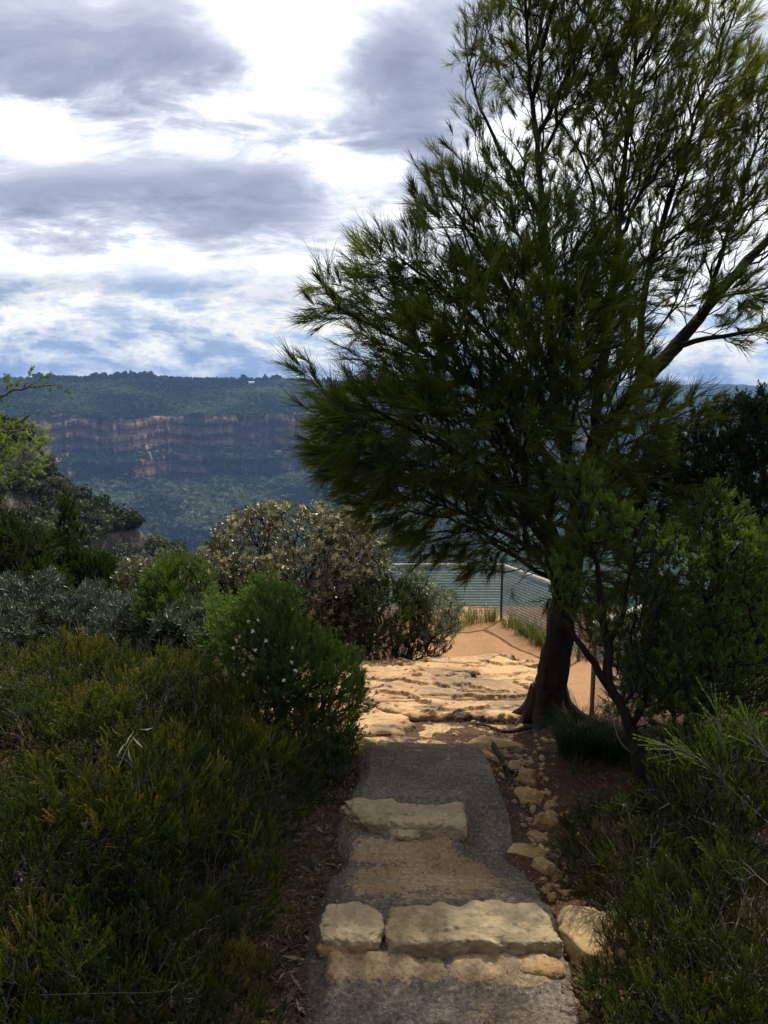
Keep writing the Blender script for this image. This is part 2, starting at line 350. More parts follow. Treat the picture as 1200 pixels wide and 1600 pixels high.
# the worn path
def path_material():
    m, T, b, out = new_mat("path_surface")
    tc = T.new('ShaderNodeTexCoord').outputs['Object']
    v = T.new('ShaderNodeAttribute', attribute_name='v').outputs['Fac']
    f = T.noise(tc, 55, 5, .7); g = T.noise(tc, 230, 2, .6)
    c = T.ramp(f, [(.3, (.058, .044, .030)), (.5, (.135, .114, .088)), (.72, (.29, .245, .19))])
    vor = T.new('ShaderNodeTexVoronoi'); T.put(vor.inputs['Vector'], tc); vor.inputs['Scale'].default_value = 85
    sp = T.new('ShaderNodeSeparateColor'); T.l.new(vor.outputs['Color'], sp.inputs[0])
    grit = T.m('MULTIPLY', T.m('GREATER_THAN', sp.outputs[0], .86), T.smooth(vor.outputs['Distance'], .42, .25))
    c = T.mix(T.m('MULTIPLY', grit, .8), c, T.mix(sp.outputs[1], (.22, .19, .15), (.42, .35, .25)))
    wn = T.noise(tc, 6.5, 8, .72, .5); wn2 = T.noise(tc, 34, 6, .75)
    k = T.m('ADD', T.m('ADD', T.m('MULTIPLY', wn, .45), T.m('MULTIPLY', wn2, .55)), T.m('MULTIPLY', v, .19))
    worn = T.smooth(k, .565, .62)
    sand = T.ramp(f, [(.3, (.26, .17, .09)), (.6, (.44, .32, .18)), (.8, (.52, .41, .26))])
    c = T.mix(T.m('MULTIPLY', worn, .8), c, sand)
    c = T.mix(T.smooth(T.noise(tc, 2.6, 4, .6), .42, .62), c, T.mix(1.0, c, (.72, .68, .62), 'MULTIPLY'))
    T.put(b.inputs['Base Color'], c); b.inputs['Roughness'].default_value = .95; b.inputs['Specular IOR Level'].default_value = .2
    bp = T.new('ShaderNodeBump'); bp.inputs['Strength'].default_value = .9; bp.inputs['Distance'].default_value = .008
    T.put(bp.inputs['Height'], T.m('ADD', T.m('ADD', f, T.m('MULTIPLY', grit, .6)), T.m('MULTIPLY', g, .3))); T.l.new(bp.outputs[0], b.inputs['Normal'])
    return m
PZ = [(0, -1.94), (2.25, -2.06), (2.42, -2.056), (2.50, -2.045), (2.58, -2.03), (2.74, -2.005), (2.82, -1.985), (3.18, -2.062), (3.30, -2.072), (3.40, -2.055), (3.60, -2.03), (3.68, -2.003), (4.3, -2.10), (4.75, -2.2)]
def path_profile(y): return np.interp(y, [a for a, b in PZ], [b for a, b in PZ])
def path_build():
    L = [(480, 1700), (488, 1600), (498, 1490), (515, 1400), (540, 1300), (556, 1240), (575, 1165)]
    R = [(935, 1700), (903, 1600), (880, 1490), (848, 1400), (820, 1352), (784, 1318), (800, 1290), (790, 1250), (768, 1195), (752, 1168)]
    def edge(E): return np.array([gat(px, py, lambda x, y: path_profile(y)) for px, py in E])
    l, r = edge(L), edge(R)
    y = np.arange(1.6, 4.66, .011); u = np.concatenate([[-.14, -.05], np.linspace(-.02, 1.02, 120), [1.04, 1.10]])
    xl = np.interp(y, l[:, 1], l[:, 0])+.03*fbm(P3(y*7, 0, 1), 4); xr = np.interp(y, r[:, 1], r[:, 0])+.022*fbm(P3(y*9, 0, 5), 4)
    X = xl[None]+(xr-xl)[None]*u[:, None]; Y = np.broadcast_to(y[None], X.shape)
    Z = path_profile(Y)+.012*fbm(P3(X*4, Y*4, 2), 4)+.005*fbm(P3(X*22, Y*22, 2), 3)
    U = np.broadcast_to(u[:, None], X.shape)
    Z = Z-.07*sstep(.70, .82, U)*np.exp(-((Y-3.5)/.3)**2)-.03*sstep(.06, -.02, U)-.16*sstep(1.0, 1.04, U)-.12*sstep(-.02, -.12, U)-.012*sstep(.93, 1.0, U)
    worn = 1.25*np.exp(-((Y-3.08)/.24)**2)*sstep(.95, .75, U)*sstep(.02, .15, U)-.25+.3*np.exp(-((Y-4.15)/.4)**2)
    sk = np.exp(-((Y-2.54)/.062)**4)*(1.7+3.0*fbm(P3(X*8, Y*8, 6), 4))*sstep(.96, .90, U)*sstep(.02, .06, U)+np.exp(-((Y-3.34)/.075)**4)*(1.6+3.0*fbm(P3(X*8, Y*8, 6), 4))*sstep(.72, .62, U)*sstep(.02, .1, U)
    Z = Z+.02*np.clip(sk-.6, 0, 1)*(.7+1.3*fbm(P3(X*11, Y*11, 8), 4))
    worn = worn+sk-.25*np.exp(-((U-.5)/.3)**2)*np.exp(-((Y-2.2)/.3)**2)+.5*sstep(.12, .02, U)*sstep(2.5, 2.2, Y)
    g = Geo(); g.add(np.stack([X, Y, Z], -1), grid_faces(len(u), len(y)), worn.ravel())
    tag(g.build("path", path_material(), smooth=True), kind='structure')
path_build()

# ---------------------------------------------------------------- stones
def block(q, zt, zb, n=18, p=7, amp=.012, sc=9, seed=0.0, chip=0.0, cuts=0):
    """rounded, rough block: q = four plan corners (back-left, back-right, front-right, front-left)"""
    u = np.linspace(-1, 1, n); g = Geo(); q = np.asarray(q, float)[:, :2]
    cen = q.mean(0); rc = np.random.default_rng(int(seed*100)+1); cn = norm(rc.normal(size=(max(cuts, 1), 3))); cn[:, 2] = np.abs(cn[:, 2]); ct = rc.uniform(.62, .88, max(cuts, 1))+(.55 if p > 8 else 0)
    ext = np.array([np.ptp(q[:, 0])/2, np.ptp(q[:, 1])/2, (zt-zb)/2]); C0 = np.array([*cen, (zt+zb)/2])
    for ax in range(3):
        for sgn in (-1, 1):
            A, B = np.meshgrid(u, u, indexing='ij'); c = np.full(A.shape, float(sgn))
            P = [None]*3; P[ax] = c; P[(ax+1) % 3] = A; P[(ax+2) % 3] = B; P = np.stack(P, -1)
            r = (np.abs(P)**p).sum(-1)**(1/p); P = P/r[..., None]
            s, t, h = (P[..., 0]+1)/2, (P[..., 1]+1)/2, (P[..., 2]+1)/2
            XY = (1-t)[..., None]*((1-s)[..., None]*q[3]+s[..., None]*q[2])+t[..., None]*((1-s)[..., None]*q[0]+s[..., None]*q[1])
            W3 = np.concatenate([XY, (zb+(zt-zb)*h)[..., None]], -1)
            d = norm(W3-np.array([*cen, (zt+zb)/2]))
            for kk in range(cuts):
                U_ = (W3-C0)/ext; dd = (U_*cn[kk]).sum(-1)-ct[kk]; W3 = W3-(np.maximum(dd, 0)[..., None]*cn[kk])*ext
            nn = fbm(W3*sc+seed, 4)+.5*fbm(W3*sc*.35+seed, 2)
            W3 = W3+d*(amp*nn)[..., None]
            W3 = W3+d*(amp*.35*fbm(W3*sc*4+seed+4, 4, .6))[..., None]
            if chip: W3 = W3-d*(chip*sstep(.25, .5, vnoise(W3*sc*.7+seed+9)))[..., None]
            Fq = grid_faces(n, n); Fq = Fq if sgn > 0 else Fq[:, ::-1]
            g.add(W3, Fq, .5+.5*vnoise(W3*2+seed))
    return g
def stone_px(name, label, cat, corners, z, thick, mat, group=None, base=None, **kw):
    q = [atz(px, py, z) for px, py in corners]
    g = block(q, z, z-thick, **kw); c = np.mean(q, 0); c[2] = z-thick
    return tag(g.build(name, mat, origin=c, smooth=True), label, cat, group).__setattr__('location', tuple(c))
GS = 'dressed sandstone blocks set as steps'
stone_px("step_stone", "long pale sandstone block of the nearest step, with a chipped dark right end", "step stone", [(610, 1409), (838, 1409), (890, 1467), (606, 1474)], -1.965, .17, M_pale, GS, seed=1.3, n=90, p=12, amp=.038, sc=9, chip=.018, cuts=5)
stone_px("step_stone", "short squarish sandstone block left of the gap in the nearest step", "step stone", [(507, 1405), (586, 1409), (602, 1468), (494, 1468)], -1.97, .15, M_pale, GS, seed=7.9, n=70, p=9, amp=.036, sc=10, chip=.018, cuts=4)
stone_px("step_stone", "single sandstone block of the farther step, broken square at its right end", "step stone", [(528, 1243), (728, 1250), (727, 1288), (570, 1284)], -1.985, .14, M_pale, GS, seed=4.4, n=80, p=10, amp=.042, sc=9, chip=.022, cuts=5)
def boulder(name, label, cat, px, py, w, d, h, mat, seed, rot=0.0, sink=.35, amp=.2, p=3.0, sc=None, chip=0.0, group=None, zoff=0.0):
    c = gat(px, py); c[2] += zoff; ca, sa = math.cos(rot), math.sin(rot)
    q = [(c[0]+(a*w/2)*ca-(b*d/2)*sa, c[1]+(a*w/2)*sa+(b*d/2)*ca) for a, b in ((-1, 1), (1, 1), (1, -1), (-1, -1))]
    g = block(q, c[2]+h*(1-sink), c[2]-h*sink, n=44, p=5, cuts=11, amp=amp*min(w, d, h*2)*.55, sc=sc or 2.0/max(w, .05), seed=seed, chip=chip)
    o = g.build(name, mat, origin=c, smooth=True); o.location = tuple(c); return tag(o, label, cat, group)
GR = 'sandstone lumps in the washed out gully beside the path'
boulder("boulder", "large golden boulder half hidden by heath, right of the nearest step", "boulder", 955, 1500, .36, .30, .34, M_gold, 2.2, .3, .3, .22, 2.6, sc=7)
boulder("rock", "rounded rusty brown rock between the long step block and the golden boulder", "rock", 893, 1438, .17, .14, .12, M_rust, 5.1, .2, .4, .2, group=GR)
boulder("rock", "small bright ochre rock alone beside the path's broken edge", "rock", 853, 1362, .12, .08, .075, M_gold, 9.3, -.1, .3, .22, 3, sc=16, group=GR)
boulder("rock", "thin tan rock slab lying flat at the path's jagged right corner", "rock", 815, 1330, .22, .09, .05, M_gold, 4.3, -.3, .5, .3, 3, sc=14, group=GR)
boulder("rock", "blocky cream rock at the near end of the chain of stones right of the path", "rock", 850, 1290, .18, .13, .14, M_gold, 11.3, .2, .35, .2, 6, sc=12, chip=.015, group=GR)
boulder("rock", "jagged yellow rock in the middle of the chain of stones right of the path", "rock", 832, 1252, .15, .22, .10, M_gold, 13.3, .3, .4, .35, 4, sc=14, chip=.02, group=GR)
boulder("rock", "tall pointed yellow rock at the top of the chain of stones right of the path", "rock", 822, 1222, .13, .20, .12, M_gold, 14.9, -.2, .35, .35, 4, sc=14, chip=.02, group=GR)
boulder("rock", "small flat cream rock beside the roots just above the pointed yellow rock", "rock", 808, 1197, .16, .09, .05, M_gold, 15.8, .1, .4, .3, 4, sc=14, group=GR)
boulder("rock", "broad flat pale slab ending the ledge below the casuarina trunk", "rock slab", 768, 1166, .46, .17, .09, M_gold, 17.8, -.05, .45, .25, 4, sc=6, group=GR)
boulder("rock", "pale pointed slab at the left side of the path where the ledge begins", "rock slab", 570, 1172, .2, .15, .10, M_gold, 19.8, .4, .4, .25, 4, sc=8, group=GR)
boulder("rock", "low orange rock bulging from the washed soil below the golden boulder", "rock", 940, 1560, .2, .16, .09, M_rust, 21.8, .4, .6, .25, 3, sc=9, group=GR)
boulder("rock", "angular brown rock wedged between the cream blocky rock and the thin tan slab", "rock", 838, 1312, .11, .09, .08, M_rust, 24.1, .5, .45, .3, group=GR)
boulder("rock", "small cream splinter of rock beside the base of the jagged yellow rock", "rock", 862, 1262, .07, .06, .06, M_gold, 25.1, .2, .4, .3, group=GR)
boulder("rock", "orange rock low in the gully just above the rounded rusty one", "rock", 885, 1400, .10, .08, .06, M_rust, 26.1, .1, .45, .3, group=GR)
def rubble():
    r = np.random.default_rng(21); g = Geo()
    for k in range(420):
        if k < 230: y = r.uniform(2.3, 4.8); x = np.interp(y, [2.3, 2.7, 3.3, 4.4], [.60, .64, .70, .70])+abs(r.normal(0, .13))
        elif k < 330: y = r.uniform(4.3, 5.4); x = r.uniform(.45, 1.1)
        else: y = r.uniform(5.2, 8.2); x = r.uniform(-.6, 1.5)
        s = r.uniform(.007, .026)*(1.3 if r.uniform() < .15 else 1); z = max(float(Hn(x, y)), float(ledge_h(np.array([x]), np.array([y]))[0]) if y > 4.45 else -9)
        V = norm(r.normal(size=(9, 3)))*r.uniform(.75, 1.1, (9, 1)); th = np.arange(6)/6*6.283; V = np.concatenate([np.stack([np.cos(th), np.sin(th), 0*th-.3], 1)*r.uniform(.8, 1.15, (6, 1)), np.stack([np.cos(th+.4)*.62, np.sin(th+.4)*.62, 0*th+.45], 1)*r.uniform(.75, 1.1, (6, 1)), [[.05, .02, .62]]])
        F3 = [(i, (i+1) % 6, 6+i) for i in range(6)]+[((i+1) % 6, 6+(i+1) % 6, 6+i) for i in range(6)]+[(6+i, 6+(i+1) % 6, 12) for i in range(6)]
        a = r.uniform(0, 6.28); R_ = np.array([[math.cos(a), -math.sin(a), 0], [math.sin(a), math.cos(a), 0], [0, 0, 1]])
        g.add((V*s*[1.2, .8, .7])@R_.T+[x, y, z+s*.15], F3, r.uniform(0, 1))
    tag(g.build("rubble", M_gold), kind='stuff')
rubble()
GL = 'crumbled sandstone filling the foot of the steps'
def lump(px, py, w, d, h, seed, label, mat=None):
    c = gat(px, py, lambda x, y: path_profile(y)); q = [(c[0]+a*w/2, c[1]+b*d/2) for a, b in ((-1, 1), (1, 1), (1, -1), (-1, -1))]
    g = block(q, c[2]+h*.62, c[2]-.05, n=40, p=2.8, amp=.016, sc=14, seed=seed)
    o = g.build("rock", mat or M_gold, origin=c, smooth=True); o.location = tuple(c); tag(o, label, "rock", GL)
lump(842, 1508, .18, .11, .030, 7.7, "flat cream patch of rock below the right end of the nearest step")
lump(540, 1482, .22, .08, .040, 8.9, "rusty crumbling lump below the short left block of the nearest step", M_rust)

# ---------------------------------------------------------------- far terrain: valley, escarpment, ranges
def rim_R(az):
    d = np.degrees(az)
    return np.interp(d, [-60, -32, -26, -12, 0, 8, 16, 24, 36, 60], [1500, 1900, 2150, 2250, 2350, 2900, 4600, 5600, 6000, 3000])
def far_profile(az, s):
    """s in 0..1 from the valley foot up over the escarpment to the plateau behind; returns r, z, steepness"""
    R = rim_R(az)
    k = R/2250.0
    ks = [0, .22, .40, .405, .52, .60, .62, .70, .95, 1.0]
    n1 = fbm(P3(az*9, 1.5, 0), 4); n2 = fbm(P3(az*34, 8.5, 0), 4)
    rr = np.stack([R*.46, R*.70, R*.93, R*.94, R*.942, R*.958, R*.972, R*.98, R*1.22, R*1.5])
    butt = 1+.045*n1+.026*n2+.006*fbm(P3(az*150, 2, 0), 3)
    top = 32*k+6*fbm(P3(az*14, 4, 0), 3)*k-12*sstep(math.radians(-9), math.radians(-4), az)
    far = sstep(math.radians(6), math.radians(15), az); top = top*(1-far)+(18+20*fbm(P3(az*20, 2, 5), 3))*far
    cb = -226+14*fbm(P3(az*20, 6, 0), 3)
    be = -172+11*fbm(P3(az*24, 16, 0), 4); cr = -74+17*fbm(P3(az*22, 26, 0), 4)
    o = np.zeros_like(az)
    zz = np.stack([-335+o, -318+o, cb-14, cb, be-6, be+4, be+10, cr, top, top-4])
    zz[:8] *= np.where(k > 1.05, 1+.45*(np.minimum(k, 2.2)-1.05), 1)
    r = np.zeros(np.broadcast(az, s).shape); z = r.copy()
    for i in range(len(ks)-1):
        a, b = ks[i], ks[i+1]; t = np.clip((s-a)/(b-a), 0, 1); inn = (s >= a) & (s <= b)
        r = np.where(inn, rr[i]*(1-t)+rr[i+1]*t, r); z = np.where(inn, zz[i]*(1-t)+zz[i+1]*t, z)
    amt = sstep(.3, .42, s)*sstep(.95, .75, s)
    r = r*(1+(butt-1)*amt)
    return r, z
ks_cliff = (.40, .70)
def rock_wall_material():
    m, T, b, out = new_mat("escarpment")
    tc = T.new('ShaderNodeTexCoord').outputs['Object']; geo = T.new('ShaderNodeNewGeometry')
    sn = T.new('ShaderNodeSeparateXYZ'); T.l.new(geo.outputs['True Normal'], sn.inputs[0])
    v = T.new('ShaderNodeAttribute', attribute_name='v').outputs['Fac']
    st = T.vm('MULTIPLY', tc, (.25, .25, 2.2)); vs = T.vm('MULTIPLY', tc, (1.6, 1.6, .16))
    a = T.noise(st, .02, 7, .65, .4); c = T.noise(vs, .016, 6, .6); d = T.noise(tc, .006, 4, .55)
    rock = T.ramp(T.m('ADD', T.m('MULTIPLY', a, .5), T.m('MULTIPLY', c, .5)), [(.34, (.06, .05, .05)), (.44, (.20, .15, .115)), (.53, (.48, .31, .17)), (.62, (.60, .45, .32))])
    sp_ = T.new('ShaderNodeSeparateXYZ'); T.l.new(tc, sp_.inputs[0])
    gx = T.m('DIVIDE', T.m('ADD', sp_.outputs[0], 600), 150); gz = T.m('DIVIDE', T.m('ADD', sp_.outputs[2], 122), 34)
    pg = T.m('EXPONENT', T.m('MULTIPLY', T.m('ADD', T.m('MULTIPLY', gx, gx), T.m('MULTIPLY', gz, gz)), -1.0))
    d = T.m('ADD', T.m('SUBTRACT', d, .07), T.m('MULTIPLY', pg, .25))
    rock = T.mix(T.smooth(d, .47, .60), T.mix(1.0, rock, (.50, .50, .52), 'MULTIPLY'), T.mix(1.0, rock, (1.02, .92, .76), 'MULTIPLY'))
    rock = T.mix(T.m('MULTIPLY', T.smooth(T.noise(vs, .05, 5, .7), .52, .60), .75), rock, (.035, .032, .03))
    n = T.noise(tc, .035, 5, .6); forest = T.ramp(n, [(.3, (.014, .026, .012)), (.7, (.045, .07, .028))])
    veg = T.m('ADD', v, T.m('MULTIPLY', T.m('SUBTRACT', T.noise(T.vm('MULTIPLY', tc, (1, 1, .6)), .012, 8, .7), .5), 2.6))
    T.put(b.inputs['Base Color'], T.mix(T.smooth(veg, .40, .48), rock, forest)); b.inputs['Roughness'].default_value = 1; b.inputs['Specular IOR Level'].default_value = 0
    bp = T.new('ShaderNodeBump'); bp.inputs['Strength'].default_value = 1; bp.inputs['Distance'].default_value = 14
    T.put(bp.inputs['Height'], T.m('ADD', a, c)); T.l.new(bp.outputs[0], b.inputs['Normal'])
    return m
M_wall = rock_wall_material()
azs = np.concatenate([np.radians(np.arange(-40, -27, .25)), np.radians(np.arange(-27, -1, .05)), np.radians(np.arange(-1, 40.1, .12))])
ss = np.concatenate([np.linspace(0, .39, 30), np.linspace(.40, .72, 90), np.linspace(.73, 1, 45)])
def far_surface(az, s):
    r, z = far_profile(az, s)
    x, y = r*np.sin(az), r*np.cos(az)
    cl = sstep(.39, .41, s)*sstep(.74, .70, s)
    # strata ledges and vertical buttresses on the wall
    r = r+cl*(9*fbm(P3(az*260, z*.03, 3), 3)+5*np.sign(np.sin(z*.21+3*fbm(P3(az*30, 0, 0), 2)))*1.0-6)+(1-cl)*0
    z = z+(1-cl)*(6*fbm(P3(x*.006, y*.006, 1), 4)+10*sstep(.72, .85, s)*fbm(P3(x*.0035, y*.0035, 4), 4))
    return np.stack([r*np.sin(az), r*np.cos(az), z], -1)
A, B = np.meshgrid(azs, ss, indexing='ij')
Vf = far_surface(A, B)
vegv = np.where((B > .40) & (B < .52), .24, np.where((B >= .52) & (B <= .62), .62, np.where((B > .62) & (B < .70), .16, 1.2)))
vegv = vegv+.55*np.exp(-((np.degrees(A)+11.5)/2.2)**2)+.75*fbm(P3(A*26, B*6, 2), 3)+.5*fbm(P3(A*130, B*34, 2), 3)+.55*fbm(P3(A*80, B*3, 12), 3)-.5*np.exp(-((np.degrees(A)+15.7)/3.0)**2)*sstep(.61, .63, B)*sstep(.71, .69, B)
g = Geo(); g.add(Vf, grid_faces(len(azs), len(ss))[:, ::-1], vegv.ravel())
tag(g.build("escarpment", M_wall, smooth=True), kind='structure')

def dirt_green(name, a, c, sc):
    m, T, b, out = new_mat(name); tc = T.new('ShaderNodeTexCoord').outputs['Object']
    T.put(b.inputs['Base Color'], T.ramp(T.noise(tc, sc, 5, .6), [(.35, a), (.65, c)])); b.inputs['Roughness'].default_value = 1; b.inputs['Specular IOR Level'].default_value = 0
    return m
# valley floor and the land behind: one big sheet out to the horizon
M_floor = dirt_green("valley_floor", (.014, .026, .011), (.04, .06, .026), .02)
az2 = np.radians(np.arange(-180, 180.1, 3.0)); rr2 = np.array([11, 22, 40, 80, 160, 300, 600, 1000, 1500, 2200, 3000, 4500, 6500, 8200.])
A, B = np.meshgrid(az2, rr2, indexing='ij')
fr = sstep(math.radians(75), math.radians(45), np.abs(A))
zz = np.interp(B, [11, 22, 40, 80, 160, 300, 600, 1000, 8200], [-16, -60, -90, -125, -170, -230, -300, -345, -390])
Z = zz*fr+(1-fr)*np.interp(B, [11, 40, 8200], [-9, -6, -20])
g = Geo(); g.add(np.stack([B*np.sin(A), B*np.cos(A), Z], -1), grid_faces(len(az2), len(rr2))[:, ::-1])
tag(g.build("valley", M_floor, smooth=True), kind='structure')
# faint ranges far off on the right
M_range = dirt_green("far_range", (.02, .03, .02), (.05, .06, .04), .004)
def far_range(R, a0, a1, zt, amp, seed):
    a = np.radians(np.arange(a0, a1, .12)); t = np.linspace(0, 1, 14)
    A, B = np.meshgrid(a, t, indexing='ij'); top = zt+amp*fbm(P3(A*22, seed, 0), 4)
    edge = sstep(math.radians(a0), math.radians(a0+3), A)*sstep(math.radians(a1), math.radians(a1-3), A)
    Z = -420+(top*edge+420*edge)*(B**.7)+20*fbm(P3(A*60, B*3, seed), 3)*sstep(0, .2, B)*sstep(1, .8, B)
    r = R+B*900; g = Geo(); g.add(np.stack([r*np.sin(A), r*np.cos(A), Z], -1), grid_faces(len(a), len(t))[:, ::-1])
    tag(g.build("hills", M_range, smooth=True), kind='structure')
far_range(6900, 8, 44, 6, 40, 3.3)
far_range(5200, 15, 48, -120, 60, 9.1)

# near spur on the left, with broken cliffs
def spur_h(x, y):
    zr = np.interp(x, [-150, -80, -73, -68, -62, -56, -50, -44, -38, -30], [6, -7, -12, -20, -25, -29, -33, -38, -46, -70])
    yr = 165+.2*(x+60)+4*fbm(P3(x*.05, 1, 1), 2)
    d = y-yr
    z = zr-np.where(d < 0, -d*.62, d*1.1)
    z = z+3.0*fbm(P3(x*.06, y*.06, 0), 4)+5*fbm(P3(x*.02, y*.02, 7), 2)*sstep(0, 20, np.abs(d))
    st = 9.0; q = z/st; fl = np.floor(q); f = q-fl
    gate = .8*sstep(.0, .3, fbm(P3(x*.045, y*.045, 13), 2))
    return z*(1-gate)+gate*(fl+sstep(.12, .38, f)*.8+f*.2)*st
def spur_material():
    m, T, b, out = new_mat("spur_rock"); tc = T.new('ShaderNodeTexCoord').outputs['Object']; geo = T.new('ShaderNodeNewGeometry')
    sn = T.new('ShaderNodeSeparateXYZ'); T.l.new(geo.outputs['True Normal'], sn.inputs[0])
    n = T.noise(T.vm('MULTIPLY', tc, (1, 1, .35)), .35, 7, .7, .3)
    rock = T.ramp(n, [(.35, (.04, .034, .03)), (.5, (.08, .066, .055)), (.68, (.19, .15, .12))])
    gr = T.ramp(T.noise(tc, .6, 5, .7), [(.35, (.018, .03, .012)), (.65, (.05, .065, .025))])
    T.put(b.inputs['Base Color'], T.mix(T.smooth(sn.outputs[2], .60, .74), rock, gr)); b.inputs['Roughness'].default_value = 1
    bp = T.new('ShaderNodeBump'); bp.inputs['Distance'].default_value = 1.2; T.put(bp.inputs['Height'], n); T.l.new(bp.outputs[0], b.inputs['Normal'])
    return m
xs = np.arange(-150, -8, .6); ys = np.arange(90, 235, .7)
X, Y = np.meshgrid(xs, ys, indexing='ij'); Z = spur_h(X, Y)
X2 = X+1.6*fbm(P3(X*.2, Y*.2, Z*.15), 3); Y2 = Y+2.0*fbm(P3(X*.2, Y*.2+9, Z*.15), 3)
g = Geo(); g.add(np.stack([X2, Y2, Z], -1), grid_faces(len(xs), len(ys)))
tag(g.build("hillside", spur_material(), smooth=True), kind='structure')

# canopy of the far woods: crowns of many small faces
def crown_template(n, seed, flat=.75, leaf=.3, lobes=5):
    r = np.random.default_rng(seed)
    lc = norm(r.normal(size=(lobes, 3)))*r.uniform(.2, .6, (lobes, 1)); lc[:, 2] = np.abs(lc[:, 2])*.6
    k = r.integers(0, lobes, n); d = norm(r.normal(size=(n, 3))); p = lc[k]+d*r.uniform(.38, .55, (n, 1)); p[:, 2] *= flat
    nn = norm(d+r.normal(size=(n, 3))*.55); t = norm(np.cross(nn, r.normal(size=(n, 3)))); b = np.cross(nn, t)
    s = leaf*r.uniform(.6, 1.2, (n, 1))
    V = np.stack([p-t*s-b*s*.6, p+t*s-b*s*.5, p+b*s*.9], 1)
    return V.reshape(-1, 3), np.arange(n*3).reshape(-1, 3), np.repeat(np.clip(r.uniform(0, 1, n)*.5+.25, 0, 1), 3)
def scatter(g, tmpl, P, S, val, zs=None):
    K = len(tmpl); which = rng.integers(0, K, len(P)); th = rng.uniform(0, 2*math.pi, len(P))
    for k in range(K):
        idx = np.nonzero(which == k)[0]
        if not len(idx): continue
        V, Fc, a = tmpl[k]; c, s = np.cos(th[idx]), np.sin(th[idx])
        X = V[None, :, 0]*c[:, None]-V[None, :, 1]*s[:, None]; Y = V[None, :, 0]*s[:, None]+V[None, :, 1]*c[:, None]
        W3 = np.stack([X, Y, np.broadcast_to(V[None, :, 2], X.shape)*(1 if zs is None else zs[idx][:, None])], -1)*S[idx][:, None, None]+P[idx][:, None]
        Fa = (Fc[None]+np.arange(len(idx))[:, None, None]*len(V)).reshape(-1, Fc.shape[1])
        g.add(W3, Fa, ((a[None]-.5)*.3+val[idx][:, None]).ravel())
M_forest = leaf_mat("forest_leaves", [(0, (.005, .011, .006)), (.5, (.034, .056, .024)), (1, (.17, .20, .09))], .15, .8, .1)
g = Geo(); tm = [crown_template(44, s, .85, .34) for s in range(5)]
N = 15000; az = np.radians(rng.uniform(-28, 4, N)); s = rng.uniform(.10, .40, N); az[:1500] = np.radians(rng.uniform(4, 30, 1500))
P = far_surface(az, s); gap = fbm(P*np.array([.01, .01, 0]), 3)
S_ = rng.uniform(6, 15, N)*(1+.25*gap)
P[:, 2] += S_*.2; scatter(g, tm, P, S_, np.clip(.45+.8*gap+rng.normal(0, .26, N), 0, 1), rng.uniform(.8, 1.3, N))
N = 9000; az = np.radians(rng.uniform(-28, 2, N)); s = rng.uniform(.70, .955, N)**1; P = far_surface(az, s)
S_ = rng.uniform(4.0, 7.5, N); P[:, 2] += S_*.2; gap = fbm(P*np.array([.006, .006, .02]), 3)
scatter(g, tm, P, S_, np.clip(.45+.9*gap+rng.normal(0, .15, N), 0, 1), rng.uniform(.8, 1.3, N))
N = 3200; az = np.radians(rng.uniform(-28, 2, N)); s = rng.choice([rng.uniform(.52, .63), .395], N)+rng.uniform(-.03, .03, N)
s = np.where(rng.uniform(size=N) < .5, rng.uniform(.51, .63, N), rng.uniform(.36, .41, N)); P = far_surface(az, s); S_ = rng.uniform(4, 7, N)
scatter(g, tm, P, S_, np.clip(rng.normal(.35, .15, N), 0, 1), rng.uniform(.8, 1.4, N))
# trees standing on the skyline
N = 420; az = np.radians(rng.normal(-14, 4, N)); s = np.full(N, .945)+rng.uniform(-.02, .01, N); P = far_surface(az, s); S_ = rng.uniform(4, 8, N)*(.6+.9*(fbm(P3(az*70, 0, 0), 2) > 0))
P[:, 2] += S_*.5; scatter(g, tm, P, S_, rng.uniform(0, .4, N), rng.uniform(1.0, 1.7, N))
tag(g.build("forest", M_forest), kind='stuff')
g = Geo(); tm = [crown_template(260, 50+s, .8, .12, 9) for s in range(5)]
N = 3000; x = rng.uniform(-110, -22, N); y = rng.uniform(110, 185, N); z = spur_h(x, y)
slope = np.abs(spur_h(x+1, y)-z)+np.abs(spur_h(x, y+1)-z); keep = slope < 2.6; x, y, z = x[keep], y[keep], z[keep]
S_ = rng.uniform(1.4, 3.0, len(x)); P = np.stack([x, y, z+S_*.7], -1); tn = rng.uniform(0, 1, len(x))
scatter(g, tm, P, S_, tn, rng.uniform(.9, 1.4, len(x)))
for i in range(len(x)):
    if i % 2 == 0: add_tube(g, [P[i]+[0, 0, -S_[i]*1.1], P[i]+[.2, 0, 0]], [.16, .1], 4, .9)
M_spur = leaf_mat("hillside_leaves", [(0, (.012, .024, .010)), (.5, (.035, .052, .02)), (1, (.10, .115, .05))], .2, .6, .2)
tag(g.build("hillside_wood", M_spur), kind='stuff')

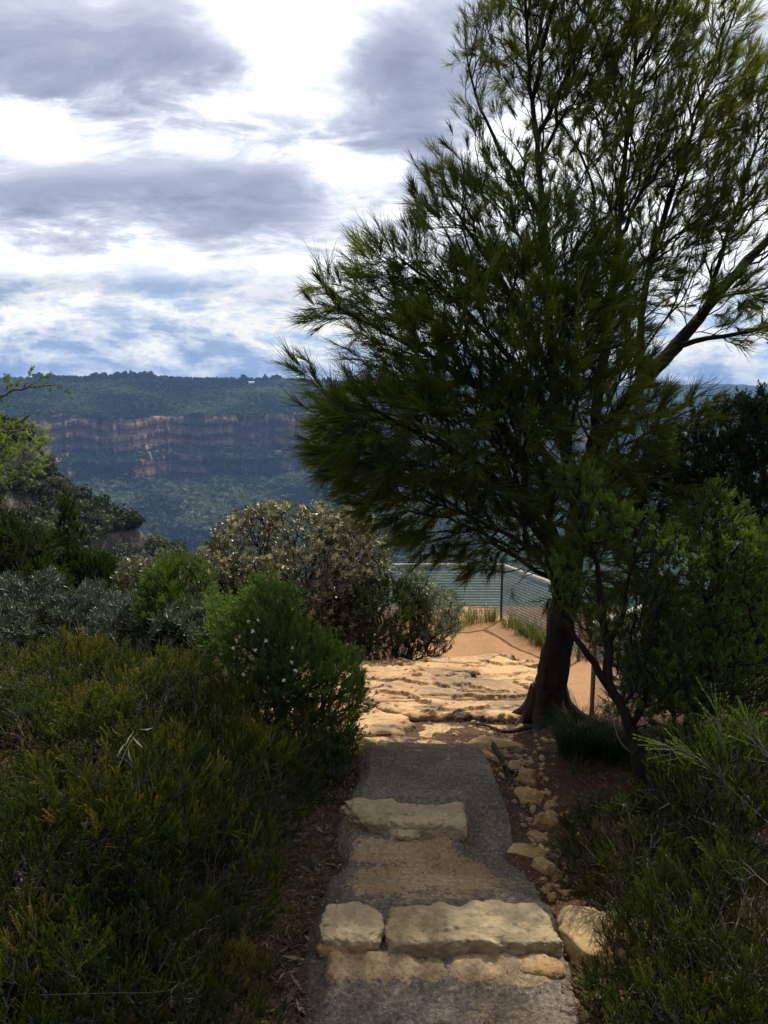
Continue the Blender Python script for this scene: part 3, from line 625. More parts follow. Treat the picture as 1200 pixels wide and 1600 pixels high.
# a small pale house on the far rim
def house():
    a = math.atan2(*ray(393, 597)[:2]); p = far_surface(np.array([a]), np.array([.90]))[0]; p[2] += 3
    t = thing("house", "tiny white house standing among the trees on the far plateau rim", "house", p)
    m, T, b, out = new_mat("white_wall"); b.inputs['Base Color'].default_value = (.8, .78, .74, 1)
    m2, T2, b2, o2 = new_mat("tin_roof"); b2.inputs['Base Color'].default_value = (.62, .62, .6, 1)
    g = Geo(); w, d, h = 8, 5, 4.5; V = [(-w, -d, -3), (w, -d, -3), (w, d, -3), (-w, d, -3), (-w, -d, h), (w, -d, h), (w, d, h), (-w, d, h)]
    g.add(V, [(0, 1, 5, 4), (1, 2, 6, 5), (2, 3, 7, 6), (3, 0, 4, 7)]); g.build("wall", m, t)
    g = Geo(); V = [(-w-1, -d-1, h-.2), (w+1, -d-1, h-.2), (w+1, 0, h+3.4), (-w-1, 0, h+3.4), (w+1, d+1, h-.2), (-w-1, d+1, h-.2)]
    g.add(V, [(0, 1, 2, 3), (3, 2, 4, 5)]); g.add(V, [(1, 4, 2), (0, 3, 5)]); g.build("roof", m2, t)
house()

# the air of the valley
def haze():
    me = bpy.data.meshes.new("haze"); X, Y0, Y1, Z0, Z1 = 8600, -8600, 8600, -470, 175
    V = [(a, b, c) for a in (-X, X) for b in (Y0, Y1) for c in (Z0, Z1)]
    me.from_pydata(V, [], [(0, 1, 3, 2), (4, 6, 7, 5), (0, 4, 5, 1), (2, 3, 7, 6), (0, 2, 6, 4), (1, 5, 7, 3)]); me.update()
    o = bpy.data.objects.new("haze", me); C.objects.link(o); tag(o, kind='stuff')
    m = bpy.data.materials.new("haze"); m.use_nodes = True; T = NT(m.node_tree); T.n.clear(); out = T.new('ShaderNodeOutputMaterial')
    v = T.new('ShaderNodeVolumePrincipled'); v.inputs['Color'].default_value = (.32, .54, 1.0, 1); v.inputs['Density'].default_value = HAZE; v.inputs['Anisotropy'].default_value = 0.0
    T.l.new(v.outputs[0], out.inputs['Volume']); me.materials.append(m)
HAZE = .000095
haze()
# ---------------------------------------------------------------- plants
def mst(targets, trunks, bf=.35, seg=.09, root_len=0.0, curl=.3, jit=.012, rmax=None, seed=1):
    """grow a branching skeleton from given trunk lines out to the targets"""
    r = np.random.default_rng(seed); pos = []; par = []; pl = []; rad0 = []
    for pts, r0, r1 in trunks:
        pts = np.asarray(pts, float); n = max(3, int(np.linalg.norm(np.diff(pts, axis=0), axis=1).sum()/seg)+1)
        P = curve(pts, n)+r.normal(size=(n, 3))*jit*.5; P[0] = pts[0]
        if pos:
            d = np.linalg.norm(np.array(pos)-P[0], axis=1); k = int(d.argmin())
        else: k = -1
        for i, p in enumerate(P):
            rr = r0+(r1-r0)*(i/(n-1))**.75
            if i == 0 and k >= 0 and np.linalg.norm(np.array(pos[k])-p) < .15: continue
            pos.append(p); par.append(k); pl.append(0 if k < 0 else pl[k]+np.linalg.norm(p-pos[k])); rad0.append(rr); k = len(pos)-1
    ntr = len(pos); cap = ntr+len(targets)*14+50
    A = np.zeros((cap, 3)); A[:ntr] = pos; L = np.zeros(cap); L[:ntr] = pl; D = np.zeros((cap, 3)); Pa = np.full(cap, -1); Pa[:ntr] = par; R0 = np.zeros(cap); R0[:ntr] = rad0
    for i in range(ntr): D[i] = norm(A[i]-A[par[i]]) if par[i] >= 0 else [0, 0, 1]
    n = ntr; root = A[0]
    dm = np.full(len(targets), 9e9)
    for k in range(0, ntr, 3): dm = np.minimum(dm, np.linalg.norm(targets-A[k], axis=1))
    tips = []
    for ti in np.argsort(dm):
        t = targets[ti]; v = t-A[:n]; d = np.linalg.norm(v, axis=1)
        cosang = (v*D[:n]).sum(1)/np.maximum(d, 1e-6)
        c = d*(1+.45*(1-cosang))+bf*L[:n]
        k = int(c.argmin()); dist = d[k]
        if dist < seg*.4: continue
        m = min(12, max(1, int(round(dist/seg)))); p0 = A[k]; p1 = p0+D[k]*dist*curl+np.array([0, 0, .0])
        prev = k; last = p0
        off = r.normal(size=3)*dist*.06
        for j in range(1, m+1):
            u = j/m; q = (1-u)**2*p0+2*u*(1-u)*(p1+off)+u*u*t
            if j < m: q = q+r.normal(size=3)*jit
            A[n] = q; Pa[n] = prev; L[n] = L[prev]+np.linalg.norm(q-last); D[n] = norm(q-last); last = q; prev = n; n += 1
        tips.append(prev)
    A, Pa, D, R0, L = A[:n], Pa[:n], D[:n], R0[:n], L[:n]
    cnt = np.zeros(n); cnt[np.array(tips)] = 1
    for i in range(n-1, 0, -1):
        if Pa[i] >= 0: cnt[Pa[i]] += max(cnt[i], .0)
    return A, Pa, D, R0, cnt, np.array(tips), ntr
def skeleton_mesh(g, A, Pa, R, thick=.012, big=8, rough=0.0, minr=0.0):
    n = len(A); kids = [[] for _ in range(n)]
    for i in range(n):
        if Pa[i] >= 0: kids[Pa[i]].append(i)
    starts = [i for i in range(n) if Pa[i] < 0]
    st = [(s, None) for s in starts]
    while st:
        i, par = st.pop(); ch = [i]; 
        while kids[i]:
            ks = sorted(kids[i], key=lambda k: -R[k]); i2 = ks[0]
            for k in ks[1:]: st.append((k, i))
            ch.append(i2); i = i2
        pts = A[ch]; rr = R[ch].copy()
        if par is not None: pts = np.vstack([A[par], pts]); rr = np.concatenate([[min(R[par], rr[0]*1.25)], rr])
        if len(pts) < 2: continue
        rr[-1] *= .5
        sides = big if rr.max() > thick*2.5 else (5 if rr.max() > thick*.6 else 3)
        V, Fq = tube(pts, np.maximum(rr, minr), sides, wob=rough if sides == big else 0)
        g.add(V, Fq, np.repeat(rr, sides)*0+.5)
def place_tmpl(g, tmpl, P, D, sc, val, r, rollz=None):
    """stand leaf templates (axis +Z) at P along D with a random roll"""
    D = norm(D); K = len(tmpl); ref = norm(r.normal(size=D.shape)); X = norm(np.cross(ref, D)); Y = np.cross(D, X)
    which = r.integers(0, K, len(P)); sc = np.broadcast_to(sc, (len(P),))
    for k in range(K):
        i = np.nonzero(which == k)[0]
        if not len(i): continue
        V, Fc, a = tmpl[k]
        W3 = (V[None, :, 0:1]*X[i][:, None]+V[None, :, 1:2]*Y[i][:, None]+V[None, :, 2:3]*D[i][:, None])*sc[i][:, None, None]+P[i][:, None]
        Fa = (Fc[None]+np.arange(len(i))[:, None, None]*len(V)).reshape(-1, Fc.shape[1])
        g.add(W3, Fa, np.clip(a[None]+val[i][:, None], 0, 1).ravel())
def leaves(B, Dv, L, Wd, r, fold=0.0, bend=0.0, mid=.5, blunt=.35):
    """leaf blades: base B, direction Dv, two quads-ish (base, 2 mid, tip) -> kite of 4 verts, or 6 with a bend"""
    n = len(B); Dv = norm(Dv); s = norm(np.cross(Dv, r.normal(size=(n, 3)))); up = np.cross(s, Dv)
    L = np.broadcast_to(L, (n,))[:, None]; Wd = np.broadcast_to(Wd, (n,))[:, None]
    m = B+Dv*L*mid+up*L*bend; t = B+Dv*L-up*L*bend*1.0
    V = np.stack([B, m-s*Wd, t, m+s*Wd], 1).reshape(-1, 3)
    Fq = np.arange(n*4).reshape(-1, 4)
    return V, Fq
def needle_tmpl(seed, n=46, L=.15, w=.0011, spread=.45, axis=.09, droop=.15):
    r = np.random.default_rng(seed); z = r.uniform(0, 1, n); B = np.stack([r.normal(0, .003, n), r.normal(0, .003, n), z*axis], 1)
    th = r.uniform(0, 2*math.pi, n); ang = np.abs(r.normal(spread, .22, n)); d = np.stack([np.cos(th)*np.sin(ang), np.sin(th)*np.sin(ang), np.cos(ang)], 1)
    ln = L*r.uniform(.6, 1.15, n); s = norm(np.cross(d, r.normal(size=(n, 3))))
    c = norm(r.normal(size=(n, 3)))*.10*ln[:, None]
    P0 = B; P1 = B+d*ln[:, None]*.5+c*.6; P2 = B+d*ln[:, None]
    V = np.stack([P0-s*w, P0+s*w, P1+s*w, P1-s*w, P2], 1).reshape(-1, 3); k = np.arange(n)*5
    F4 = np.stack([k, k+1, k+2, k+3], 1); F3 = np.stack([k+3, k+2, k+4, k+4], 1)
    a = np.repeat(r.uniform(-.12, .12, n), 5); a[2::5] += .05; a[4::5] += .12
    return V, F4, F3, a
def needle_tmpl4(*a, **k):      # tip piece as a thin quad so that one face size is used
    V, F4, F3, at_ = needle_tmpl(*a, **k); n = len(V)//5
    V5 = V.reshape(n, 5, 3); tip2 = V5[:, 4:5]+(V5[:, 2:3]-V5[:, 3:4])*.25
    V6 = np.concatenate([V5, tip2], 1).reshape(-1, 3); kk = np.arange(n)*6
    F = np.concatenate([np.stack([kk, kk+1, kk+2, kk+3], 1), np.stack([kk+3, kk+2, kk+5, kk+4], 1)])
    A6 = np.concatenate([at_.reshape(n, 5), at_.reshape(n, 5)[:, 4:5]], 1).ravel()
    return V6, F, A6
def brush_tmpl(seed, n=44, H=.10, L=.014, w=.0011, ang0=.55, branches=1, tipv=.3):
    """heath or tea-tree sprig: short leaves packed along thin upright shoots"""
    r = np.random.default_rng(seed); Vs, As = [], []
    for b in range(branches):
        tilt = r.normal(0, .28, 2) if b else np.zeros(2); h = H*(1 if b == 0 else r.uniform(.5, .95)); z0 = 0 if b == 0 else r.uniform(0, .4)*H
        ax = norm(np.array([tilt[0], tilt[1], 1.0])); m = n
        t = np.sort(r.uniform(0, 1, m)); B = ax[None]*(t[:, None]*h)+np.array([0, 0, z0])
        th = r.uniform(0, 2*math.pi, m); an = ang0*(1.15-.6*t)+r.normal(0, .12, m)
        d = np.stack([np.cos(th)*np.sin(an), np.sin(th)*np.sin(an), np.cos(an)], 1)+(ax-[0, 0, 1])
        V, F = leaves(B, d, L*r.uniform(.7, 1.15, m)*(1-.35*t), w, r); Vs.append(V); As.append(np.repeat(tipv*(t**2)-.08+r.uniform(-.06, .06, m), 4))
        # the shoot itself
        s = .0009; e = ax*h+np.array([0, 0, z0]); o = np.array([0, 0, z0]) if b == 0 else np.array([0, 0, z0])
        Vs.append(np.array([o+[s, 0, 0], o+[-s, 0, 0], e+[-s*.5, 0, 0], e+[s*.5, 0, 0]])); As.append(np.full(4, -.15))
    V = np.concatenate(Vs); return V, np.arange(len(V)).reshape(-1, 4), np.concatenate(As)
def rosette_tmpl(seed, n=9, L=.055, w=.008, ang=(.35, 1.35), H=.025, fold=.0, tipv=.25, blunt=.6):
    r = np.random.default_rng(seed); t = np.linspace(0, 1, n); th = t*n*2.4+r.uniform(0, 6)
    an = ang[1]+(ang[0]-ang[1])*t+r.normal(0, .1, n); d = np.stack([np.cos(th)*np.sin(an), np.sin(th)*np.sin(an), np.cos(an)], 1)
    B = np.stack([t*0, t*0, t*H], 1); ln = L*r.uniform(.75, 1.1, n)*(1-.35*t); s = norm(np.cross(d, [0, 0, 1.0])+r.normal(size=(n, 3))*.15); up = np.cross(s, d)
    W_ = w*r.uniform(.8, 1.1, n)[:, None]; l = ln[:, None]
    c1 = B+d*l*.5-up*l*.05; c2 = B+d*l*.85-up*l*.02; tip = B+d*l+up*l*.06
    V = np.stack([B-s*W_*.25, B+s*W_*.25, c1+s*W_*.8, c1-s*W_*.8, c2+s*W_, c2-s*W_, tip+s*W_*.3, tip-s*W_*.3], 1).reshape(-1, 3); k = np.arange(n)*8
    F = np.concatenate([np.stack([k, k+1, k+2, k+3], 1), np.stack([k+3, k+2, k+4, k+5], 1), np.stack([k+5, k+4, k+6, k+7], 1)])
    return V, F, np.repeat(tipv*t+r.uniform(-.1, .1, n), 8)
def E(px, py, Y, rx, ry, rd, w=1.0, out=0.5):
    c = at(px, py, Y); k = Y*math.cos(PITCH)/F; return (c, np.array([rx*k, rd, ry*k]), w, out)
def sample_in(ells, n, mind, r, floor=None, gate=None):
    w = np.array([e[2]*np.prod(e[1])**.8 for e in ells]); w /= w.sum(); out = []
    P = []
    for e, m in zip(ells, (w*n*3).astype(int)+3):
        d = norm(r.normal(size=(m, 3)))*(r.uniform(0, 1, m)**(1/3*(1-e[3])+.12*e[3]))[:, None]; P.append(e[0]+d*e[1])
    P = np.concatenate(P); r.shuffle(P)
    if floor is not None: P = P[P[:, 2] > Hn(P[:, 0], P[:, 1])+floor]
    if gate is not None: P = P[gate(P)]
    keep = np.zeros((0, 3)); cell = {}
    for p in P:
        if len(out) >= n: break
        k = tuple((p/mind).astype(int)); ok = True
        for a in (-1, 0, 1):
            for b in (-1, 0, 1):
                for c in (-1, 0, 1):
                    q = cell.get((k[0]+a, k[1]+b, k[2]+c))
                    if q is not None and ((q-p)**2).sum() < mind*mind: ok = False
        if ok: out.append(p); cell[k] = p
    return np.array(out)
def plant(name, label, cat, base, trunks, targets, tmpl, leafm, barkm, seed=1, bf=.35, seg=.09, curl=.3, jit=.012, rt=.0016, exp=.42, up=.3, sc=(.8, 1.2),
          near=1.3, dens=1.0, vmean=.5, vsd=.14, crown='foliage', stem='stem', group=None, rough=0.0, big=8, trmin=None, vclump=.25, vfn=None, droop=None, rmaxleaf=3, scfn=None):
    r = np.random.default_rng(seed)
    A, Pa, D, R0, cnt, tips, ntr = mst(targets, trunks, bf, seg, curl=curl, jit=jit, seed=seed)
    R = rt*np.maximum(cnt, 1)**exp; R[:ntr] = np.maximum(R0[:ntr], 0)
    R[ntr:] = np.minimum(R[ntr:], .9*max(R0[:ntr].max(), rt*3))
    t = thing(name, label, cat, base, group)
    g = Geo(); skeleton_mesh(g, A, Pa, R, rough=rough, big=big); g.build(stem, barkm, t, base, smooth=True)
    # leafy nodes: tips plus the thin twigs leading to them
    thin = np.nonzero((cnt <= rmaxleaf) & (np.arange(len(A)) >= ntr) & (cnt > 0))[0]
    if dens < 1: thin = thin[r.uniform(size=len(thin)) < dens]
    P = A[thin]; Dd = D[thin]; reps = int(math.ceil(near)); P = np.repeat(P, reps, 0); Dd = np.repeat(Dd, reps, 0); rk = np.repeat(thin, reps)
    if near < reps: kk = r.uniform(size=len(P)) < near/reps; P, Dd, rk = P[kk], Dd[kk], rk[kk]
    Dd = norm(Dd+np.array([0, 0, up])+r.normal(size=Dd.shape)*.42)
    if droop is not None: Dd = norm(Dd+droop(P))
    val = vmean+vclump*fbm(P*3.5+seed, 3)+r.normal(0, vsd*.5, len(P))
    if vfn is not None: val = val+vfn(P)
    ss_ = r.uniform(*sc, len(P))*(1 if scfn is None else scfn(P))
    g = Geo(); place_tmpl(g, tmpl, P+r.normal(size=P.shape)*.01, Dd, ss_, val, r); g.build(crown, leafm, t, base)
    return t, A, tips, D

M_bark = bark_mat("casuarina_bark", (.008, .006, .005), (.05, .038, .030), 22, .16, 1.0, .05)
M_twig = bark_mat("twig_bark", (.02, .015, .012), (.07, .05, .038), 40, .3)
M_grey = bark_mat("grey_twig", (.08, .07, .06), (.22, .19, .16), 60, .3)
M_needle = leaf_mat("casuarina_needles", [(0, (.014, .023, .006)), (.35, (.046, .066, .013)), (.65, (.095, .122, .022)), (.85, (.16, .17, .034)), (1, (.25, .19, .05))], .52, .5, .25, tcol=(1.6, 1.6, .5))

# ---- the big casuarina
def casuarina():
    r = np.random.default_rng(11); B = gat(856, 1128)
    Y0 = B[1]; q = lambda px, py, dy=0: at(px, py, Y0+dy)
    base = B+np.array([0, 0, -.12])
    main = [base, q(860, 1085), q(868, 1030), q(880, 960, .03), q(892, 880, .08), q(905, 800, .15), q(925, 720, .25), q(962, 650, .35), q(1002, 596, .45), q(1052, 545, .55), q(1105, 480, .65), q(1165, 410, .75), q(1250, 330, .85), q(1330, 240, .9)]
    # (pts, r0, r1)
    tr = [(main, .128, .020),
          ([q(905, 800, .15), q(885, 700, 0), q(868, 600, -.1), q(856, 480, -.15), q(850, 350, -.1), q(838, 220, .05), q(826, 90, .1), q(820, -60, .1)], .050, .008),
          ([q(925, 720, .25), q(935, 620, .2), q(950, 500, .2), q(965, 380, .25), q(975, 260, .3), q(990, 120, .3), q(1005, -80, .3)], .045, .008),
          ([q(1002, 596, .45), q(1000, 520, .5), q(1015, 420, .5), q(1050, 300, .5), q(1090, 180, .5), q(1130, 40, .5)], .035, .006),
          ([q(1105, 480, .65), q(1120, 420, .6), q(1150, 330, .5), q(1180, 230, .5), q(1205, 130, .5)], .025, .006),
          ([q(1052, 545, .55), q(1100, 530, .45), q(1160, 520, .3), q(1230, 500, .2)], .028, .008),
          ([q(880, 960, .03), q(860, 900, -.2), q(815, 850, -.4), q(750, 815, -.55), q(690, 790, -.6)], .030, .006),
          ([q(892, 880, .08), q(850, 820, -.2), q(780, 750, -.5), q(700, 700, -.65), q(620, 660, -.7), q(555, 630, -.7)], .038, .006),
          ([q(905, 800, .15), q(860, 720, -.15), q(790, 640, -.4), q(710, 580, -.55), q(620, 530, -.6), q(540, 490, -.6)], .036, .006),
          ([q(885, 700, 0), q(830, 600, -.2), q(760, 520, -.35), q(690, 450, -.4), q(620, 400, -.4)], .032, .005),
          ([q(868, 600, -.1), q(820, 500, -.3), q(770, 420, -.4), q(720, 340, -.35), q(690, 300, -.3)], .025, .005),
          ([q(850, 350, -.1), q(810, 280, 0), q(765, 200, .05), q(735, 120, .1), q(725, 60, .1)], .020, .004),
          ([q(838, 220, .05), q(880, 130, .1), q(915, 40, .1), q(930, -50, .1)], .02, .004),
          ([q(892, 880, .08), q(960, 800, -.1), q(1030, 740, -.1), q(1090, 690, 0)], .022, .005),
          ([q(925, 720, .25), q(990, 690, .2), q(1040, 660, .2), q(1080, 640, .2)], .018, .004)]
    e = lambda px, py, rx, ry, w=1.0, d=.5, dy=-.3, out=.55: E(px, py, Y0+dy, rx, ry, d, w, out)
    dense = [e(770, 560, 165, 150, 1.5, .75), e(680, 680, 180, 120, 2.2, .7, -.45), e(880, 560, 110, 200, 1.6, .55, -.2), e(820, 400, 140, 85, 1.6, .5, -.2),
             e(760, 800, 140, 75, 1.6, .55, -.4), e(880, 760, 85, 120, 1.3, .5, -.2), e(600, 520, 100, 80, 1.3, .4, -.55), e(560, 660, 65, 60, 1.2, .4, -.6), e(660, 420, 70, 60, 1.2, .35, -.4),
             e(600, 420, 55, 45, 1.0, .3, -.4), e(700, 325, 60, 50, 1.1, .35, -.3), e(530, 480, 50, 35, .9, .25, -.6), e(510, 560, 50, 30, .5, .25, -.65), e(950, 680, 80, 120, 2.6, .45, 0), e(930, 560, 80, 90, 1.5, .4, .1), e(970, 780, 70, 70, 1.5, .35, 0), e(640, 760, 80, 50, 1.2, .35, -.5),
             e(875, 885, 75, 55, 1.0, .3, -.35), e(790, 865, 110, 35, .9, .35, -.45), e(960, 860, 60, 70, .8, .3, -.1), e(700, 830, 80, 35, 1.6, .35, -.5), e(610, 760, 60, 50, 1.3, .35, -.55), e(540, 700, 45, 40, 1.2, .3, -.6), e(905, 915, 50, 40, 1.2, .25, -.3), e(850, 915, 50, 35, 1.0, .25, -.4)]
    upper = [e(820, 120, 95, 140, .75, .5, .1), e(930, 60, 120, 110, .95, .5, .2), e(1085, 60, 75, 80, .75, .4, .4), e(750, 250, 60, 80, .65, .35, 0), e(740, 110, 30, 60, .5, .2, .1),
             e(900, 250, 140, 110, .7, .55, .15), e(1080, 250, 110, 120, .55, .5, .45), e(1180, 180, 60, 90, .65, .4, .5), e(1160, 380, 80, 90, .55, .4, .5), e(1060, 420, 90, 70, .7, .4, .4), e(1180, 500, 70, 45, .5, .35, .35),
             e(980, 420, 70, 60, .8, .4, .2), e(1010, 160, 120, 110, .8, .5, .3), e(1140, 270, 100, 110, .9, .45, .45), e(1030, 330, 110, 80, .9, .45, .3), e(860, 60, 120, 80, .8, .4, .1), e(1130, 110, 70, 80, .9, .35, .45), e(960, -90, 220, 80, .7, .6, .2), e(900, -260, 260, 130, .55, .8, .1), e(980, -480, 220, 160, .4, .8, .1), e(1300, 250, 110, 180, .4, .6, .6), e(1060, 650, 60, 45, .45, .3, .2), e(1010, 770, 60, 50, .4, .3, 0)]
    T1 = sample_in(dense, 4200, .046, r, gate=lambda P: fbm(P*2.6+3, 3) > -.10); T2 = sample_in(upper, 4800, .042, r, gate=lambda P: fbm(P*2.6+3, 3) > -.22)
    tg = np.concatenate([T1, T2])
    tm = [needle_tmpl4(s, (50, 38, 60, 30, 50, 22)[s], (.11, .13, .09, .14, .10, .12)[s], .0014, (.30, .42, .34, .26, .5, .36)[s], (.09, .12, .07, .14, .09, .12)[s]) for s in range(6)]
    ctr = q(800, 650, -.3)
    def droop(P):
        low = sstep(q(0, 560)[2], q(0, 760)[2], P[:, 2]); w = np.zeros_like(P)
        h = (P-ctr); h[:, 2] = 0; w = norm(h)*.45
        w[:, 2] = np.where(P[:, 2] > q(0, 420)[2], .55, np.where(P[:, 2] < q(0, 640)[2], -.55, .05)); return w
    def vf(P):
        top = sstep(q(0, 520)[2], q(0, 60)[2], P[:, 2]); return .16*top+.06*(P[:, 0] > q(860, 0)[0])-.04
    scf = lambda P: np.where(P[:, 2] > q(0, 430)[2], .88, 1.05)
    return plant("casuarina_tree", "tall casuarina with feathery needle foliage and a thick dark trunk beside the ledge", "tree", base, tr, tg, tm, M_needle, M_bark,
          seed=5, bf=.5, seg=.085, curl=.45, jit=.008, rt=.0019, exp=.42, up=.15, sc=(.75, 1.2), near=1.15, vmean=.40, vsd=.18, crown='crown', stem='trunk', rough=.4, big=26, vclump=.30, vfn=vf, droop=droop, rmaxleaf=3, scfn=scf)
cas = casuarina()
# trunk foot: flared roots
def trunk_foot():
    g = Geo(); B = gat(856, 1128); r = np.random.default_rng(3)
    for k, (a, L) in enumerate(((2.75, .30), (3.5, .26), (-2.2, .28), (-1.2, .25), (-.3, .32), (.9, .3), (1.9, .3))):
        s = np.linspace(0, 1, 9); x = B[0]+np.cos(a+.25*s)*(.06+L*s); y = B[1]+np.sin(a+.25*s)*(.06+L*s)
        z = Hn(x, y)+.17*(1-s)**2.0-.012*s; z[0] = B[2]+.26
        add_tube(g, np.stack([x, y, z], 1), .060*(1-s)**.7+.010, 12, .5, .3)
    o = g.build("root_flare", M_bark, cas[0], tuple(cas[0].location), smooth=True)
trunk_foot()

# ---- banksias and their neighbours behind the path's left side
M_banksia = leaf_mat("banksia_leaves", [(0, (.03, .038, .014)), (.35, (.06, .078, .026)), (.6, (.17, .17, .065)), (.8, (.46, .41, .20)), (1, (.66, .60, .38))], .22, .35, .6, back=(.36, .33, .24), tcol=(1.2, 1.2, .5))
M_silver = leaf_mat("silver_leaves", [(0, (.018, .028, .012)), (.4, (.045, .065, .028)), (.7, (.12, .14, .08)), (1, (.38, .40, .31))], .18, .42, .5, back=(.17, .19, .14), tcol=(1.2, 1.4, .6))
M_bright = leaf_mat("bright_green_leaves", [(0, (.018, .035, .010)), (.4, (.045, .080, .018)), (.75, (.10, .155, .035)), (1, (.20, .25, .07))], .4, .45, .4, tcol=(1.5, 1.7, .4))
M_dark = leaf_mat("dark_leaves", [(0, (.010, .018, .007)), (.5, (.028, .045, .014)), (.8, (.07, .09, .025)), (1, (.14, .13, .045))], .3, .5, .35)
M_heath = leaf_mat("heath_leaves", [(0, (.020, .022, .008)), (.35, (.036, .055, .013)), (.6, (.070, .098, .020)), (.8, (.15, .14, .025)), (1, (.30, .20, .04))], .4, .5, .3, tcol=(1.5, 1.5, .4))
M_tea = leaf_mat("teatree_leaves", [(0, (.02, .038, .010)), (.4, (.055, .095, .02)), (.7, (.13, .19, .038)), (1, (.27, .32, .09))], .48, .45, .4, tcol=(1.5, 1.6, .5))
def stems(base, tops, r0=.02, r1=.006):
    return [([base, base*.45+np.asarray(t)*.55+np.array([0, 0, .06]), t], r0, r1) for t in tops]
def bush(name, label, cat, ells, n, tmpl, lm, bm=None, foot=None, seed=1, mind=.06, r0=.018, nst=5, **kw):
    r = np.random.default_rng(seed); cs = np.array([e[0] for e in ells]); rz = max(e[1][2] for e in ells)
    if foot is None: foot = cs.mean(0)[:2]
    base = np.array([foot[0], foot[1], float(Hn(foot[0], foot[1]))-.03])
    tg = sample_in(ells, int(n*1.25), mind, r, .03, gate=lambda P: fbm(P*3.0+seed, 3) > -.17)
    k = r.choice(len(tg), min(nst, len(tg)), replace=False)
    tr = stems(base, [base*.55+tg[i]*.45 for i in k], r0)
    # all stems leave one crown of roots
    return plant(name, label, cat, base, tr, tg, tmpl, lm, bm or M_twig, seed=seed, **kw)
ros = [rosette_tmpl(s, 9, .062, .0085) for s in range(6)]
sil = [rosette_tmpl(20+s, 12, .060, .0045, (.3, 1.2), .045, tipv=.2) for s in range(6)]
bsh = dict(up=.9, seg=.10, bf=.3, curl=.25, rt=.0022)
bush("banksia_shrub", "large rounded banksia with upright cream and olive leaves, tallest shrub left of the path's end", "shrub",
     [E(460, 880, 9.0, 140, 100, .95, 1.2, .85), E(390, 870, 9.0, 75, 75, .7, .9, .8), E(550, 880, 9.1, 65, 95, .7, .9, .8), E(460, 960, 8.8, 130, 60, .8, .7, .7), E(345, 900, 8.8, 40, 45, .4, .8, .7), E(480, 1000, 8.8, 120, 45, .5, .8, .5)], 3200, ros, M_banksia, seed=3, mind=.05, vmean=.27, near=2.3, sc=(.7, 1.1), vclump=.25, vsd=.8, r0=.03, nst=7, **bsh)
bush("banksia_shrub", "small silver leaved banksia at the right end of the shrubs, touching the sandy lookout", "shrub",
     [E(682, 965, 8.9, 42, 46, .4, 1, .8), E(650, 930, 9.0, 36, 36, .35, 1, .8)], 700, sil, M_silver, seed=31, mind=.04, vmean=.6, near=1.5, sc=(.7, 1.1), vclump=.15, vsd=.4, **bsh)
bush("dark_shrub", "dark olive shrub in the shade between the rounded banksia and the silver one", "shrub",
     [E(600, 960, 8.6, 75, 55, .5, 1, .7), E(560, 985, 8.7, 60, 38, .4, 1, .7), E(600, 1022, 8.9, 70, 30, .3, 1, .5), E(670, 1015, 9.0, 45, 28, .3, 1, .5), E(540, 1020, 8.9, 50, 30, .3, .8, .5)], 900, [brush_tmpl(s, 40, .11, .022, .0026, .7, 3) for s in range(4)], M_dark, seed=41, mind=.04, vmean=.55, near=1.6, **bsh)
bush("banksia_shrub", "low banksia with creamy tips half hidden behind the round green bush", "shrub",
     [E(255, 900, 7.6, 75, 38, .5, 1, .8), E(320, 890, 7.8, 35, 30, .4, 1, .8), E(250, 960, 7.4, 90, 50, .5, .6, .6)], 900, ros, M_banksia, seed=51, mind=.048, vmean=.30, near=2.2, sc=(.7, 1.1), vclump=.2, vsd=.5, **bsh)
bush("silver_shrub", "wide silvery grey shrub with narrow leaves at the left edge", "shrub",
     [E(12, 935, 5.5, 26, 34, .2, 1.1, .6), E(75, 925, 5.6, 24, 30, .2, 1.1, .6), E(140, 938, 5.5, 26, 24, .2, 1.1, .6), E(40, 985, 5.4, 100, 48, .5, 1, .8), E(130, 975, 5.5, 70, 45, .45, 1, .8), E(60, 1060, 5.2, 130, 70, .5, .6, .6)], 1300, sil, M_silver, seed=61, mind=.043, vmean=.20, near=1.8, sc=(.75, 1.1), vclump=.2, vsd=.35, **bsh)
bush("silver_shrub", "silvery shrub between the wide grey shrub and the round green bush", "shrub",
     [E(205, 985, 5.3, 60, 50, .45, 1, .8), E(290, 1000, 5.1, 55, 60, .4, 1, .8), E(230, 1070, 5.0, 90, 60, .4, .7, .6)], 1000, sil, M_silver, seed=71, mind=.043, vmean=.16, near=1.8, sc=(.75, 1.1), vclump=.2, vsd=.35, **bsh)
fine = [brush_tmpl(60+s, 34, .085, .013, .0016, .8, 4, .25) for s in range(5)]
bush("round_bush", "soft rounded yellow green bush of fine leaves in front of the banksias", "shrub",
     [E(280, 935, 5.4, 58, 62, .32, 1.2, .75), E(310, 1010, 5.2, 55, 55, .3, 1, .7), E(255, 960, 5.3, 40, 45, .3, 1, .7)], 1200, fine, M_tea, seed=81, mind=.034, vmean=.45, near=1.4, sc=(.8, 1.2), vclump=.2, **dict(bsh, seg=.07))
pea = [brush_tmpl(90+s, 26, .10, .030, .0022, .75, 2, .25) for s in range(5)]
pt = bush("flowering_shrub", "fresh green shrub dotted with small white flowers beside the near end of the ledge", "shrub",
     [E(400, 1040, 4.6, 75, 100, .35, 1.2, .7), E(420, 960, 4.7, 45, 45, .25, 1, .7), E(470, 1060, 4.5, 60, 80, .35, 1, .7), E(520, 1090, 4.45, 50, 70, .28, 1, .75), E(480, 1160, 4.3, 80, 60, .35, .8, .6), E(350, 990, 4.7, 30, 50, .2, .9, .7)], 1800, pea, M_bright, seed=91, mind=.038, vmean=.52, near=1.4, sc=(.8, 1.2), **dict(bsh, seg=.07))
